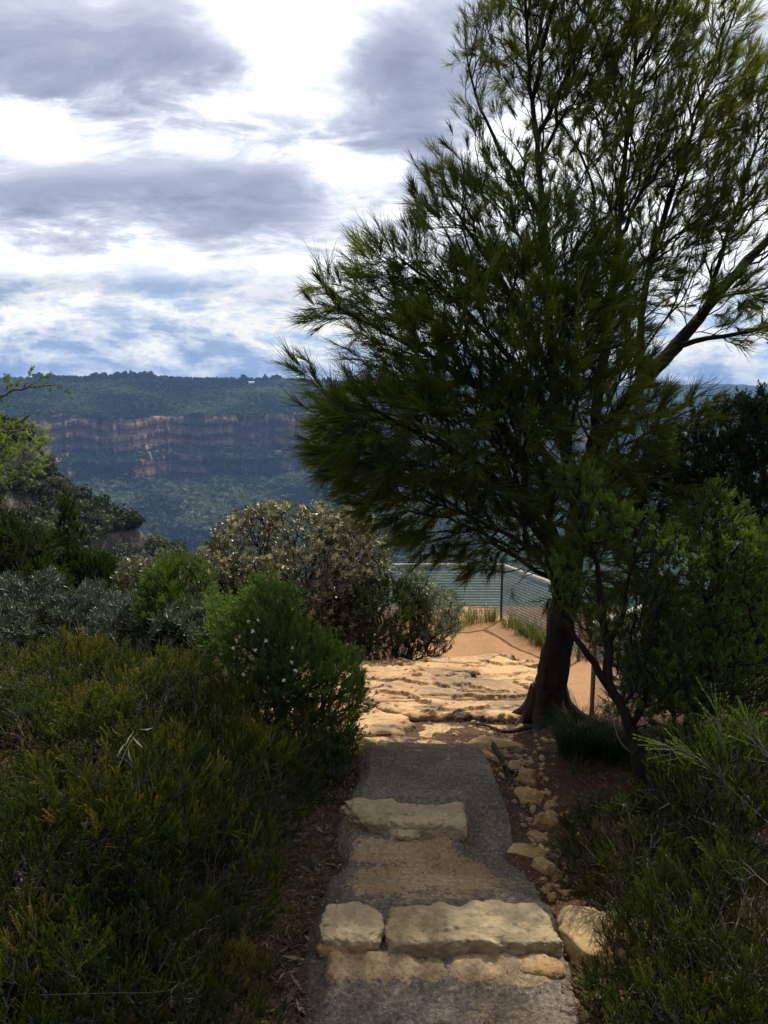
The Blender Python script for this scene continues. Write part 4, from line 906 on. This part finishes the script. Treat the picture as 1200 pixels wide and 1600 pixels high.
def blossoms(root, pts, size, label=None, name='flower', col=(.8, .8, .66)):
    m, T, b, out = new_mat("petals"); b.inputs['Base Color'].default_value = (*col, 1); r = np.random.default_rng(4)
    o3 = np.array(root.location)
    for p in pts:
        g = Geo(); n = 26; d = norm(r.normal(size=(n, 3))+[0, 0, .3]); V, Fq = leaves(np.repeat([p], n, 0), d, size*r.uniform(.6, 1.1, n), size*.16, r); g.add(V, Fq)
        g.build(name, m, root, p).location = tuple(np.asarray(p)-o3)
r_ = np.random.default_rng(12)
_t = pt[1][pt[2]]; _k = F/(_t[:, 1]*math.cos(PITCH)-_t[:, 2]*math.sin(PITCH)); _u = 600+_t[:, 0]*_k; _v = 800-(_t[:, 1]*math.sin(PITCH)+_t[:, 2]*math.cos(PITCH))*_k
def front_tip(px, py):
    d = np.hypot(_u-px, _v-py); k = np.nonzero(d < 22)[0]
    if not len(k): k = np.array([d.argmin()])
    p = _t[k[_t[k, 1].argmin()]]; return p+norm(-p)*.06+np.array([0, 0, .02])
fl = [front_tip(px, py) for px, py in ((346, 944), (362, 936), (369, 971), (378, 965), (355, 992), (376, 986), (398, 975), (380, 1043), (404, 1005), (458, 1036), (452, 1000), (414, 958), (448, 1022), (497, 1083), (436, 1048), (352, 1012), (418, 990))]
blossoms(pt[0], fl, .015)
bush("conifer_shrub", "dark green cypress shaped shrub with pointed tips at the left, before the valley", "shrub",
     [E(110, 850, 9.5, 22, 50, .22, 1.2, .6), E(115, 905, 9.5, 42, 50, .35, 1.2, .6), E(145, 910, 9.4, 30, 40, .3, 1, .6), E(95, 960, 9.3, 60, 60, .4, 1, .6), E(108, 810, 9.5, 10, 25, .1, 1.3, .6)], 1100,
     [brush_tmpl(120+s, 60, .16, .03, .0032, .5, 3, .3) for s in range(4)], M_bright, seed=101, mind=.042, vmean=.06, near=1.6, **dict(bsh, up=1.3))
bush("wispy_shrub", "olive feathery shrub at the far left edge beneath the overhanging tea tree branch", "shrub",
     [E(20, 880, 8.0, 60, 60, .5, 1, .6), E(-30, 840, 8.0, 60, 60, .5, 1, .6), E(30, 930, 7.8, 70, 50, .5, 1, .6)], 1100,
     [brush_tmpl(130+s, 50, .14, .03, .0028, .6, 3, .3) for s in range(4)], M_heath, seed=111, mind=.045, vmean=.22, near=1.5, **bsh)
# tea tree reaching in from the left edge
tuft = [brush_tmpl(140+s, 40, .055, .016, .0018, .95, 3, .35) for s in range(5)]
def left_tree():
    q = lambda px, py, Y=4.6: at(px, py, Y); b = q(-190, 1050); b[2] = float(Hn(b[0], b[1]))-.05
    tr = [([b, q(-170, 900), q(-130, 780), q(-70, 720), q(-10, 680), q(45, 650)], .05, .006), ([q(-130, 780), q(-110, 690), q(-60, 640), q(0, 618), q(45, 606), q(90, 600)], .02, .0035),
          ([q(-10, 680), q(20, 672), q(60, 662)], .008, .003), ([q(-70, 720), q(-20, 735), q(30, 730), q(70, 710)], .010, .003)]
    el = [E(15, 690, 4.6, 60, 32, .3, 1, .4), E(50, 705, 4.6, 30, 25, .2, 1, .4), E(-20, 620, 4.6, 25, 22, .2, .7, .4), E(20, 735, 4.6, 50, 22, .2, .8, .4), E(60, 597, 4.6, 35, 8, .1, 1.2, .3), E(88, 606, 4.6, 14, 12, .08, 1.5, .3), E(10, 600, 4.6, 20, 12, .1, .8, .3), E(-60, 700, 4.6, 60, 80, .4, .8, .4)]
    tg = sample_in(el, 300, .036, np.random.default_rng(6))
    plant("tea_tree", "pale green tea tree with small tufts reaching in at the left edge", "tree", b, tr, tg, tuft, M_tea, M_grey, seed=121, bf=.3, seg=.05, rt=.0013, up=.5, near=1.0, sc=(.7, 1.1), vmean=.8, crown='crown', stem='trunk')
left_tree()

# ---- right side: gnarled tea trees
def right_tree():
    q = lambda px, py, Y=4.1: at(px, py, Y); b = q(1003, 1250, 3.75); b[2] = float(Hn(b[0], b[1]))-.05
    f = q(985, 1140, 3.85)
    tr = [([b, q(1000, 1200, 3.78), f, q(955, 1080, 3.9), q(925, 1035, 3.9), q(895, 990, 3.9), q(862, 950, 3.9)], .045, .010),
          ([q(955, 1080, 3.9), q(948, 1010, 3.95), q(940, 940, 4.0), q(932, 880, 4.0), q(915, 820, 4.0), q(900, 765, 4.0)], .028, .006),
          ([q(948, 1010, 3.95), q(975, 960, 4.0), q(985, 900, 4.0), q(1010, 850, 4.0)], .02, .005),
          ([f, q(1010, 1070, 4.0), q(990, 1010, 4.0), q(985, 985, 4.0)], .02, .006),
          ([b, q(1060, 1160, 3.9), q(1100, 1080, 4.0), q(1125, 1000, 4.1), q(1105, 940, 4.1), q(1075, 905, 4.1)], .035, .008),
          ([q(1125, 1000, 4.1), q(1130, 900, 4.1), q(1115, 820, 4.1)], .02, .005), ([q(1100, 1080, 4.0), q(1180, 980, 4.0), q(1230, 900, 4.0)], .025, .006)]
    el = [E(905, 760, 4.0, 34, 40, .22, 1.1, .5), E(940, 820, 4.0, 42, 42, .28, 1.1, .6), E(1000, 850, 4.05, 60, 45, .3, 1.1, .6), E(1060, 880, 4.1, 70, 50, .35, 1.1, .6),
          E(1120, 840, 4.1, 55, 60, .35, 1.3, .6), E(1118, 790, 4.1, 24, 34, .15, 1.3, .6), E(1170, 880, 4.1, 60, 70, .35, 1.1, .6), E(1100, 940, 4.05, 110, 50, .35, 1, .7),
          E(1080, 1010, 4.0, 110, 60, .35, .8, .7), E(1170, 1040, 4.0, 80, 80, .4, 1.1, .7), E(1060, 1060, 4.1, 90, 60, .35, 1.1, .6), E(1010, 960, 4.2, 50, 60, .3, .8, .6), E(1040, 1090, 3.95, 75, 45, .3, .6, .7), E(885, 910, 3.95, 30, 50, .16, 1.5, .5), E(905, 850, 4.0, 30, 30, .16, 1.3, .5), E(935, 970, 4.0, 36, 40, .18, 1.2, .5), E(975, 1020, 4.0, 36, 40, .2, 1.2, .5)]
    tg = sample_in(el, 2400, .034, np.random.default_rng(8))
    vf = lambda P: .62*sstep(q(0, 930)[2], q(0, 800)[2], P[:, 2])-.05
    return plant("tea_tree", "bushy bright green tea tree with crooked black stems, right of the casuarina trunk", "tree", b, tr, tg, [brush_tmpl(150+s, 30, .060, .012, .0018, .8, 4, .22) for s in range(5)], M_tea, M_bark, seed=131, bf=.35, seg=.06, rt=.0013, up=.7, near=1.7, sc=(.75, 1.2), vmean=.50, crown='crown', stem='trunk', rough=.3, big=10)
right_tree()
def back_tree():
    q = lambda px, py, Y=5.6: at(px, py, Y); b = q(1160, 1150, 5.2); b[2] = float(Hn(b[0], b[1]))-.05
    tr = [([b, q(1150, 1080, 5.2), q(1135, 980, 5.3), q(1120, 860, 5.4), q(1110, 760, 5.5), q(1090, 700, 5.6)], .07, .012), ([q(1120, 860, 5.4), q(1180, 780, 5.4), q(1230, 690, 5.4)], .03, .008), ([q(1110, 760, 5.5), q(1050, 730, 5.5), q(1000, 725, 5.5)], .02, .006),
          ([b, q(1210, 1050, 5.1), q(1240, 900, 5.1)], .05, .02)]
    el = [E(1150, 690, 5.5, 60, 55, .5, 1.1, .6), E(1200, 690, 5.5, 50, 65, .5, 1, .6), E(1090, 740, 5.6, 60, 50, .5, 1, .5), E(1030, 740, 5.6, 60, 40, .4, .6, .5), E(1150, 800, 5.4, 90, 70, .5, 1, .6), E(1060, 700, 5.7, 30, 30, .3, .8, .5), E(990, 820, 5.6, 50, 50, .3, .6, .5), E(1180, 960, 5.3, 60, 90, .4, .8, .6)]
    tg = sample_in(el, 1700, .045, np.random.default_rng(9))
    plant("dark_tree", "dark narrow leaved tree at the right edge behind the bright green tea tree", "tree", b, tr, tg, [brush_tmpl(160+s, 30, .12, .04, .0028, .8, 3, .2) for s in range(5)], M_dark, M_bark, seed=141, bf=.35, seg=.08, rt=.0017, up=.7, near=1.1, vmean=.42, crown='crown', stem='trunk', rough=.3)
back_tree()

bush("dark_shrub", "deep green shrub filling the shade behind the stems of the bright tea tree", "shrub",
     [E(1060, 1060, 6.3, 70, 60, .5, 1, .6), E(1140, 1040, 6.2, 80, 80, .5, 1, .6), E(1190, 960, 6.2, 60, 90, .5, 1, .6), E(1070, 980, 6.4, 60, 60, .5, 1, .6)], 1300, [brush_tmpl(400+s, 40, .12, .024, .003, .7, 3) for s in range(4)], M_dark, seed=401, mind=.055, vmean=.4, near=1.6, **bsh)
# ---- heath: unique plants built at the origin, then copied
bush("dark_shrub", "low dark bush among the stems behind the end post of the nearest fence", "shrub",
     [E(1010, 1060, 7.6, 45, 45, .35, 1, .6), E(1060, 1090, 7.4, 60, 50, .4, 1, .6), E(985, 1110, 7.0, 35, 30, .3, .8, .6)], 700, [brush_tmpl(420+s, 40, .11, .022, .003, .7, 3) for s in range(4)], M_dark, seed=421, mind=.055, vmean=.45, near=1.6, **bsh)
for _k, (_px, _py, _Y, _lab) in enumerate(((955, 1000, 11.6, "low olive bush outside the fence, seen between trunk and pale rail end"), (1010, 990, 12.0, "low olive bush outside the fence, farthest right of the row"), (925, 985, 13.2, "low olive bush outside the side fence, nearest the corner post"))):
    bush("low_bush", _lab, "shrub", [E(_px, _py, _Y, 34, 30, .5, 1, .6), E(_px+10, _py+25, _Y, 40, 26, .5, 1, .6)], 420, [brush_tmpl(430+s, 30, .13, .035, .005, .7, 3) for s in range(4)], M_dark, seed=431+_k, mind=.08, vmean=.6, near=1.5, group="low bushes outside the lookout fence", **bsh)
def heath_proto(seed, R=.5, H=.62, n=520, vm=.36):
    r = np.random.default_rng(seed)
    ells = [(np.array([0, 0, H*.5]), np.array([R, R, H*.5]), 1, .75), (np.array([R*.3, -R*.2, H*.65]), np.array([R*.5, R*.5, H*.42]), 1, .8), (np.array([-R*.35, R*.1, H*.6]), np.array([R*.45, R*.5, H*.42]), 1, .8)]
    P = sample_in(ells, int(n*1.9), .036, r, gate=lambda P: fbm(P*3.6+seed, 3) > -.16); P = P[P[:, 2] > .06]; P[:, 2] += .05*fbm(P*6+seed, 2)
    base = np.zeros(3); k = r.choice(len(P), 7, replace=False)
    tmpl = [brush_tmpl(seed*10+s, 62, .105, .013, .0012, .5, 3, .42) for s in range(5)]
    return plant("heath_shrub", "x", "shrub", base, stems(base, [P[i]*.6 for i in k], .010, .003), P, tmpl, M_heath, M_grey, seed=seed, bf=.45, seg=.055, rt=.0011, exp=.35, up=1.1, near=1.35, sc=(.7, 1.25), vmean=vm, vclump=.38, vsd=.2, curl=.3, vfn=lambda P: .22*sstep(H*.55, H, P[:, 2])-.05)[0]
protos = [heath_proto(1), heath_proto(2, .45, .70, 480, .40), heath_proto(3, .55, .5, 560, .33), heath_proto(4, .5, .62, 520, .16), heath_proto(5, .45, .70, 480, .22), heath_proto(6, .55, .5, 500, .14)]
HL = [  # px, py of the crown's middle, distance, proto, width, height, label
 (90, 1120, 3.55, 0, 1.15, .90, "yellow tipped heath shrub at the left edge, just in front of the silver shrub"),
 (235, 1120, 3.6, 1, 1.15, .84, "golden topped heath shrub with bright orange tips, behind the pale dead sprig"),
 (325, 1165, 3.3, 2, .85, .98, "green tipped heath shrub nearest to the white flowered shrub"),
 (160, 1290, 2.75, 1, 1.05, .95, "olive heath shrub holding the pale dead sprig on its front"),
 (20, 1330, 2.45, 2, 1.0, 1.1, "dark heath shrub at the left edge above the dry straw tuft"),
 (285, 1370, 2.65, 0, .72, .8, "heath shrub with one bright yellow green tuft, beside the leaf litter"),
 (180, 1470, 2.15, 2, .75, .85, "dim twiggy heath shrub in the lower left, filling the space below the olive one"),
 (50, 1560, 1.95, 1, .75, .7, "darkest heath shrub in the bottom left corner"),
 (330, 1540, 2.2, 0, .45, .50, "small low heath shrub nearest the bottom end of the path on its left"),
 (495, 1200, 4.0, 1, .48, .62, "dark heath shrub shaded under the white flowered shrub at the path's edge"),
 (70, 1075, 4.35, 2, 1.0, 1.0, "low heath shrub filling the gap under the wide silvery shrub"),
 (215, 1085, 4.3, 0, 1.0, .85, "low heath shrub under the silvery shrub and behind the golden topped one"),
 (395, 1150, 4.2, 2, .7, .9, "heath shrub pressed against the lower left of the white flowered shrub"),
]
HR = [
 (1010, 1330, 3.0, 0, .70, .70, "grassy green heath shrub on the right, above the golden boulder"),
 (1140, 1290, 3.2, 1, .95, .95, "yellow flecked heath shrub at the right edge under the pale broom stems"),
 (1060, 1440, 2.45, 2, .62, .62, "heath shrub draped over the golden boulder"),
 (1170, 1440, 2.3, 0, .80, .85, "olive heath shrub at the right edge beside the draped one"),
 (1090, 1560, 2.05, 1, .62, .60, "sparse twiggy heath shrub in the bottom right, over orange soil"),
 (1190, 1590, 1.85, 2, .60, .70, "dark heath shrub in the bottom right corner"),
 (1090, 1190, 3.9, 2, .75, .62, "shaded heath shrub at the foot of the bright green tea tree"),
]
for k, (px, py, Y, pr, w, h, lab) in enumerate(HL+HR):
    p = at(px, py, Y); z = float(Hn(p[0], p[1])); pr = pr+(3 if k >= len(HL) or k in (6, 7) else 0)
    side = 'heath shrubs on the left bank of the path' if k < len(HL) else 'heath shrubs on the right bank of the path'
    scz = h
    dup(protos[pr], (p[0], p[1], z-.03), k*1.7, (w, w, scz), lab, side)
for o in protos:
    for c in list(o.children): bpy.data.objects.remove(c)
    bpy.data.objects.remove(o)

# ---- grass and small plants
M_grass = leaf_mat("grass_blades", [(0, (.02, .035, .008)), (.5, (.06, .085, .02)), (1, (.26, .24, .09))], .35, .5, .3)
M_straw = leaf_mat("straw", [(0, (.20, .15, .08)), (1, (.52, .42, .27))], .3, .6, .3)
M_pale = leaf_mat("dead_leaf", [(0, (.42, .38, .30)), (1, (.62, .58, .48))], .2, .5, .3)
def blades(g, c, n, R, L, w, r, lean=.5, val=.4, vs=.3):
    a = r.uniform(0, 2*math.pi, n); rr = R*np.sqrt(r.uniform(0, 1, n)); B = np.stack([c[0]+rr*np.cos(a), c[1]+rr*np.sin(a), np.zeros(n)], 1); B[:, 2] = Hn(B[:, 0], B[:, 1])-.01
    d = np.stack([np.cos(a), np.sin(a), 0*a], 1)*lean*r.uniform(.2, 1.2, (n, 1))+r.normal(size=(n, 3))*.12; l = L*r.uniform(.5, 1.1, n)[:, None]
    s = norm(np.cross(norm(d+[0, 0, 1.]), r.normal(size=(n, 3))))*w
    P1 = B+norm(np.array([0, 0, 1.])+d*.4)*l*.5; P2 = P1+norm(np.array([0, 0, 1.])+d*1.5)*l*.35; P3_ = P2+norm(np.array([0, 0, .25])+d*2)*l*.25
    V = np.stack([B-s, B+s, P1+s*.9, P1-s*.9, P2+s*.7, P2-s*.7, P3_+s*.1, P3_-s*.1], 1).reshape(-1, 3); k = np.arange(n)*8
    g.add(V, np.concatenate([np.stack([k, k+1, k+2, k+3], 1), np.stack([k+3, k+2, k+4, k+5], 1), np.stack([k+5, k+4, k+6, k+7], 1)]), np.repeat(np.clip(r.normal(val, vs*.5, n), 0, 1), 8))
def tussock(px, py, n, R, L, label, val=.25, mat=None, group=None, w=.0016, Y=None):
    c = gat(px, py) if Y is None else at(px, py, Y); c[2] = float(Hn(c[0], c[1])); g = Geo(); blades(g, c, n, R, L, w, np.random.default_rng(int(px+py)), .55, val)
    o = g.build("grass_tussock", mat or M_grass, origin=c); o.location = tuple(c); tag(o, label, "grass tussock", group)
tussock(905, 1178, 900, .12, .30, "dense dark green tussock of fine grass in front of the casuarina trunk")
tussock(960, 1185, 500, .10, .30, "thin dark tussock just right of the dense one, under the tea tree stems", .2)
tussock(935, 1560, 220, .06, .12, "small green tuft of grass on the orange soil at the bottom right", .55)
tussock(1020, 1400, 260, .10, .16, "short wiry tuft above the golden boulder", .5)
tussock(-5, 1500, 160, .05, .16, "dry straw coloured tuft at the left edge of the picture", .7, M_straw, w=.003, Y=1.7)
g = Geo(); r = np.random.default_rng(77)
FP = {'far': at(560, 985, 14.3), 'corner': at(783, 970, 14.0), 'turn': at(905, 1010, 11.3)}
def fence_base(p): p = np.array(p, float); p[2] = float(Hn(p[0], p[1])); return p
for k in range(70):
    t = r.uniform(0, 1); a, b = (FP['far'], FP['corner']) if k < 30 else (FP['corner'], FP['turn'])
    c = a*(1-t)+b*t+[r.normal(0, .08), r.normal(-.05, .12), 0]
    blades(g, c, 26, .10, r.uniform(.15, .5), .004, r, .45, r.uniform(.35, .9))
tag(g.build("fence_grass", M_grass), kind='stuff')
# low ground cover on the right bank and by the trunk
g = Geo()
for k in range(160):
    c = (r.uniform(1.0, 2.1), r.uniform(2.6, 5.0)); c = (c[0]+.04*(c[1]-2.6), c[1]); blades(g, c, 14, .08, r.uniform(.05, .16), .0014, r, .7, r.uniform(.2, .7))
for k in range(90):
    c = (r.uniform(-1.2, -.32), r.uniform(2.2, 4.6)); blades(g, c, 10, .07, r.uniform(.04, .12), .0014, r, .7, r.uniform(.2, .6))
tag(g.build("ground_cover", M_grass), kind='stuff')

# broom-like stems on the right
def broom(pts, label, seed):
    r = np.random.default_rng(seed); P = [at(*p) for p in pts]; base = P[0]
    t = thing("broom_stem", label, "plant", base, "pale stems standing out of the heath on the right"); g = Geo(); C_ = curve(P, 26)
    add_tube(g, C_, np.linspace(.0035, .001, 26), 5)
    gl = Geo(); tm = [brush_tmpl(300+s, 34, .11, .024, .0014, .35, 1, .2) for s in range(3)]
    ps, ds = [], []
    for i in range(8, 26):
        d = norm(C_[min(i+1, 25)]-C_[i-1])
        for q_ in range(2):
            e = norm(d+r.normal(size=3)*.42); l = r.uniform(.03, .10)
            add_tube(g, [C_[i], C_[i]+e*l], [.0012, .0008], 3); ps.append(C_[i]+e*l*.5); ds.append(e)
    place_tmpl(gl, tm, np.array(ps), np.array(ds), r.uniform(.5, .9, len(ps)), np.full(len(ps), .62), r)
    g.build("stem", M_grey, t, base, True); gl.build("foliage", M_tea, t, base)
broom([(1215, 1300, 2.9), (1150, 1240, 2.95), (1090, 1185, 3.0), (1040, 1165, 3.0)], "long pale broom stem leaning left across the shade at the right", 1)
broom([(1180, 1260, 2.95), (1135, 1205, 3.0), (1128, 1160, 3.0), (1118, 1110, 3.0)], "upright pale broom stem rising beside the leaning one", 2)
broom([(1230, 1250, 2.8), (1205, 1190, 2.85), (1180, 1150, 2.9), (1170, 1130, 2.9)], "short pale broom stem at the right edge", 3)
# pale dead sprig on the left heath
def sprig():
    c = at(195, 1190, 2.5); t = Geo(); r = np.random.default_rng(2); r2 = np.random.default_rng(3)
    add_tube(t, [at(185, 1200, 2.52), at(200, 1165, 2.5), at(215, 1145, 2.48)], [.0012, .001, .0008], 4, .5)
    for (a, b) in (((172, 1133), (188, 1149)), ((215, 1138), (235, 1146)), ((210, 1142), (196, 1163)), ((205, 1150), (222, 1167)), ((200, 1168), (205, 1190)), ((218, 1140), (238, 1138)), ((196, 1160), (184, 1180))):
        A, B = at(*a, 2.49), at(*b, 2.47); V, Fq = leaves(np.array([A]), np.array([B-A]), np.linalg.norm(B-A)*1.15, .0032, r, bend=.08); t.add(V, Fq, r2.uniform())
    o = t.build("dead_sprig", M_pale, origin=c); o.location = tuple(c); tag(o, "bleached white dead sprig lying on the olive heath at the left", "twig")
sprig()
def deadwood(name, label, P, R, mat=M_grey):
    g = Geo(); c = np.array(P[0]); C_ = curve(P, 16); add_tube(g, C_, np.linspace(R, R*.35, 16), 6, .5, .3)
    r = np.random.default_rng(len(label))
    for k in range(5):
        i = r.integers(4, 14); d = norm(C_[i+1]-C_[i]+r.normal(size=3)*.03); e = norm(d+r.normal(size=3)*.6); l = r.uniform(.04, .12); add_tube(g, [C_[i], C_[i]+e*l*.5, C_[i]+e*l+[0, 0, .01]], [R*.4, R*.3, R*.15], 4)
    o = g.build(name, mat, origin=c, smooth=True); o.location = tuple(c); tag(o, label, "dead branch" if name == 'dead_branch' else "root")
def G(px, py, dz=.01): p = gat(px, py); p[2] += dz; return p
deadwood("dead_branch", "thin grey dead branch crossing the bottom left heath", [at(60, 1555, 1.75), at(170, 1552, 1.8), at(260, 1548, 1.85), at(310, 1520, 1.95)], .0016, M_twig)
deadwood("dead_branch", "forked grey dead twig in the dim middle of the left heath", [at(60, 1290, 2.2), at(140, 1230, 2.3), at(155, 1190, 2.4), at(160, 1165, 2.5)], .0016, M_twig)
deadwood("dead_branch", "short pale dead branch lying on the shaded soil right of the grass tussock", [G(940, 1120, .35), at(965, 1150, 4.0), at(1000, 1180, 3.9)], .004)
deadwood("exposed_root", "long exposed root running down beside the path's right edge", [G(768, 1165, .02), G(785, 1195, .02), G(800, 1225, .015), G(822, 1262, .01), G(834, 1290, 0)], .022, M_twig)
deadwood("exposed_root", "thin root reaching left from the casuarina foot over the rock", [G(830, 1142, .03), G(790, 1150, .03), G(760, 1140, .03), G(735, 1135, .02)], .016, M_twig)
deadwood("exposed_root", "short dark root stub in the gully right of the ochre rock", [G(905, 1330, .03), G(895, 1350, .03), G(888, 1375, .01)], .014, M_twig)
deadwood("dead_branch", "slim fallen stick lying across the soil below the trunk", [G(795, 1180, .02), G(830, 1176, .02), G(868, 1180, .02)], .006)

# ---- litter and gravel
M_litter = leaf_mat("leaf_litter", [(0, (.035, .02, .012)), (.45, (.11, .07, .045)), (.8, (.24, .17, .115)), (1, (.40, .33, .25))], .05, .7, .25)
def litter():
    r = np.random.default_rng(5); g = Geo()
    def region(n, x0, x1, y0, y1, L, w, fn=None, zoff=.008, hf=Hn):
        x = r.uniform(x0, x1, n); y = r.uniform(y0, y1, n)
        if fn is not None: k = fn(x, y); x, y = x[k], y[k]
        n = len(x); z = hf(x, y)+zoff+r.uniform(0, .012, n); a = r.uniform(0, 2*math.pi, n); d = np.stack([np.cos(a), np.sin(a), r.normal(0, .18, n)], 1)
        s = norm(np.cross(d, [0, 0, 1.]))+np.stack([0*a, 0*a, r.normal(0, .45, n)], 1); l = L*r.uniform(.4, 1.3, n)[:, None]; B = np.stack([x, y, z], 1)
        ww = (w*r.uniform(.6, 1.3, n))[:, None]; m = B+d*l*.5+np.array([0, 0, 1.])*l*r.uniform(-.02, .12, (n, 1)); V = np.stack([B, m-s*ww, B+d*l, m+s*ww], 1).reshape(-1, 3)
        g.add(V, np.arange(n*4).reshape(-1, 4), np.repeat(r.beta(1.6, 2.2, n), 4))
    left = lambda x, y: x < np.interp(y, [2.2, 2.6, 3.4, 4.5], [-.20, -.19, -.12, -.1])+.06*r.normal(size=len(x))
    region(22000, -1.1, 0, 1.9, 4.7, .032, .0016, left); region(2600, -1.0, 0, 1.9, 4.7, .055, .004, left); region(240, -.8, -.1, 1.9, 3.6, .085, .010, left)
    right = lambda x, y: x > np.interp(y, [2.2, 2.7, 3.3, 4.4], [.56, .60, .68, .66])
    region(9000, .5, 2.2, 1.9, 5.6, .030, .0015, right); region(1500, .5, 2.1, 1.9, 5.4, .05, .0035, right); region(120, .6, 1.5, 1.9, 3.5, .07, .009, right)
    region(2500, .3, 2.0, 4.6, 6.0, .035, .0016); region(420, -.3, .75, 1.9, 4.6, .022, .0016, hf=lambda x, y: path_profile(y)+.004)
    tag(g.build("leaf_litter", M_litter), kind='stuff')
    g = Geo(); n = 2200; x = r.uniform(-.3, .9, n); y = r.uniform(1.8, 4.5, n); s = r.uniform(.002, .006, n); V0 = norm(np.array([(1, 0, -.4), (-.5, .9, -.4), (-.5, -.9, -.4), (.1, 0, .8)]))
    th = r.uniform(0, 6.3, n); c, sn = np.cos(th), np.sin(th)
    z = path_profile(y)+.004; V = np.stack([V0[None, :, 0]*c[:, None]-V0[None, :, 1]*sn[:, None], V0[None, :, 0]*sn[:, None]+V0[None, :, 1]*c[:, None], np.broadcast_to(V0[None, :, 2], (n, 4))], -1)*s[:, None, None]+np.stack([x, y, z], -1)[:, None]
    Fc = np.array([(0, 1, 3), (1, 2, 3), (2, 0, 3)]); g.add(V, (Fc[None]+np.arange(n)[:, None, None]*4).reshape(-1, 3), np.repeat(r.uniform(0, 1, n), 4))
    tag(g.build("gravel", M_pale_st), kind='stuff')
M_pale_st = bpy.data.materials["pale_step_sandstone"]
litter()
# a few big curled gum leaves by the bottom of the path
r = np.random.default_rng(15)
for k, (px, py, lab) in enumerate(((470, 1583, "curled tan gum leaf lying nearest the bottom of the path"), (432, 1540, "grey gum leaf standing on edge in the litter"), (452, 1566, "upright split gum leaf beside the curled tan one"), (515, 1555, "orange brown gum leaf flat on the path's left edge"))):
    p = gat(px, py); g = Geo(); a = r.uniform(0, 3); t = np.linspace(0, 1, 10); w = .011*np.sin(np.pi*np.clip(t, .03, .97)**.8); L = .085
    ax = np.array([math.cos(a), math.sin(a), 0]); sd = np.array([-math.sin(a), math.cos(a), .4]); mid = ax[None]*(t[:, None]-.5)*L+np.array([0, 0, 1])*(.012+.03*(t[:, None]-.5)**2*4*(.4+k*.2))
    V = np.stack([mid-sd*w[:, None]+[0, 0, .004], mid, mid+sd*w[:, None]+[0, 0, .006]], 1).reshape(-1, 3); g.add(V, grid_faces(10, 3), .85-.15*k)
    o = g.build("gum_leaf", M_litter, smooth=True); o.location = tuple(p); tag(o, lab, "leaf", "big gum leaves at the bottom of the path")

# ---------------------------------------------------------------- lookout fence
def fence():
    m, T, b, out = new_mat("galvanised_steel"); tc = T.new('ShaderNodeTexCoord').outputs['Object']
    T.put(b.inputs['Base Color'], T.ramp(T.noise(tc, 25, 4), [(.4, (.30, .31, .31)), (.65, (.52, .53, .53))])); b.inputs['Metallic'].default_value = .55; b.inputs['Roughness'].default_value = .5
    mw, T2, b2, o2 = new_mat("weathered_rail"); tc = T2.new('ShaderNodeTexCoord').outputs['Object']
    T2.put(b2.inputs['Base Color'], T2.ramp(T2.noise(tc, 40, 5), [(.35, (.22, .21, .18)), (.65, (.58, .56, .50))])); b2.inputs['Roughness'].default_value = .6
    md, T3, b3, o3 = new_mat("dark_post"); b3.inputs['Base Color'].default_value = (.09, .085, .075, 1)
    m5, T5, b5, o5 = new_mat("pipe_shade_black"); b5.inputs['Base Color'].default_value = (.01, .01, .01, 1)  # black disc colour standing in for the shade inside the open rail end
    def run(name, label, pts, H, dz, extra=0.0, cell=(.05, .05)):
        P = [np.array([p[0], p[1], float(Hn(p[0], p[1]))]) for p in pts]; t = thing(name, label, "fence", P[0], "lengths of the lookout fence")
        o3_ = np.array(P[0]); tops = [p+[0, 0, H] for p in P]
        pl = [P[0]]; 
        for a, b_ in zip(P[:-1], P[1:]):
            k = max(1, int(round(np.linalg.norm(b_-a)/2.6)))
            for i in range(1, k+1): pl.append(a+(b_-a)*i/k)
        for p in pl:
            q = p.copy(); q[2] = np.interp(0, [0], [p[2]]); g = Geo(); add_tube(g, [q-[0, 0, .3], q+[0, 0, H-.02]], [.024, .024], 10); g.build("post", md, t, o3_, True)
        g = Geo(); tp = [x.copy() for x in tops]
        if extra: tp[-1] = tp[-1]+norm(tp[-1]-tp[-2])*extra
        add_tube(g, tp, [.034]*len(tp), 14); rail = g.build("top_rail", mw, t, o3_, True)
        if extra:
            g = Geo(); d = norm(tp[-1]-tp[-2]); V, Fq = tube([tp[-1]+d*.001, tp[-1]+d*.002], [.028, .028], 14); g.add(np.vstack([V, (tp[-1]+d*.002)]), [[k, (k+1) % 14+0, 28] for k in range(14)]+[[14+k, 14+(k+1) % 14, 28] for k in range(14)]); g.build("pipe_end", m5, rail, o3_)
        g = Geo()
        for a, b_ in zip(P[:-1], P[1:]):
            L = np.linalg.norm((b_-a)[:2]); n = int(L/cell[0])
            for i in range(n+1):
                q = a+(b_-a)*i/max(n, 1); V, Fq = tube([q+[0, 0, .03], q+[0, 0, H-.12]], [.0026]*2, 3); g.add(V, Fq)
            for j in range(int((H-.13)/cell[1])):
                z = H-.12-j*cell[1]; V, Fq = tube([a+[0, 0, z], b_+[0, 0, z]], [.0026]*2, 3); g.add(V, Fq)
        g.build("wire_mesh", m, t, o3_)
    run("lookout_fence", "far length of mesh fence straight across the end of the sandy lookout", [FP['far'], FP['corner']], 1.02, 0)
    run("lookout_fence", "side length of mesh fence running back from the corner post behind the casuarina trunk", [FP['corner'], FP['turn']], 1.02, 0)
    near = at(925, 1100, 7.9); far_ = at(1000, 1040, 10.2)
    run("lookout_fence", "nearest length of mesh fence, its pale rail ending right of the casuarina trunk", [far_, near], 1.0, 0, .16)
fence()
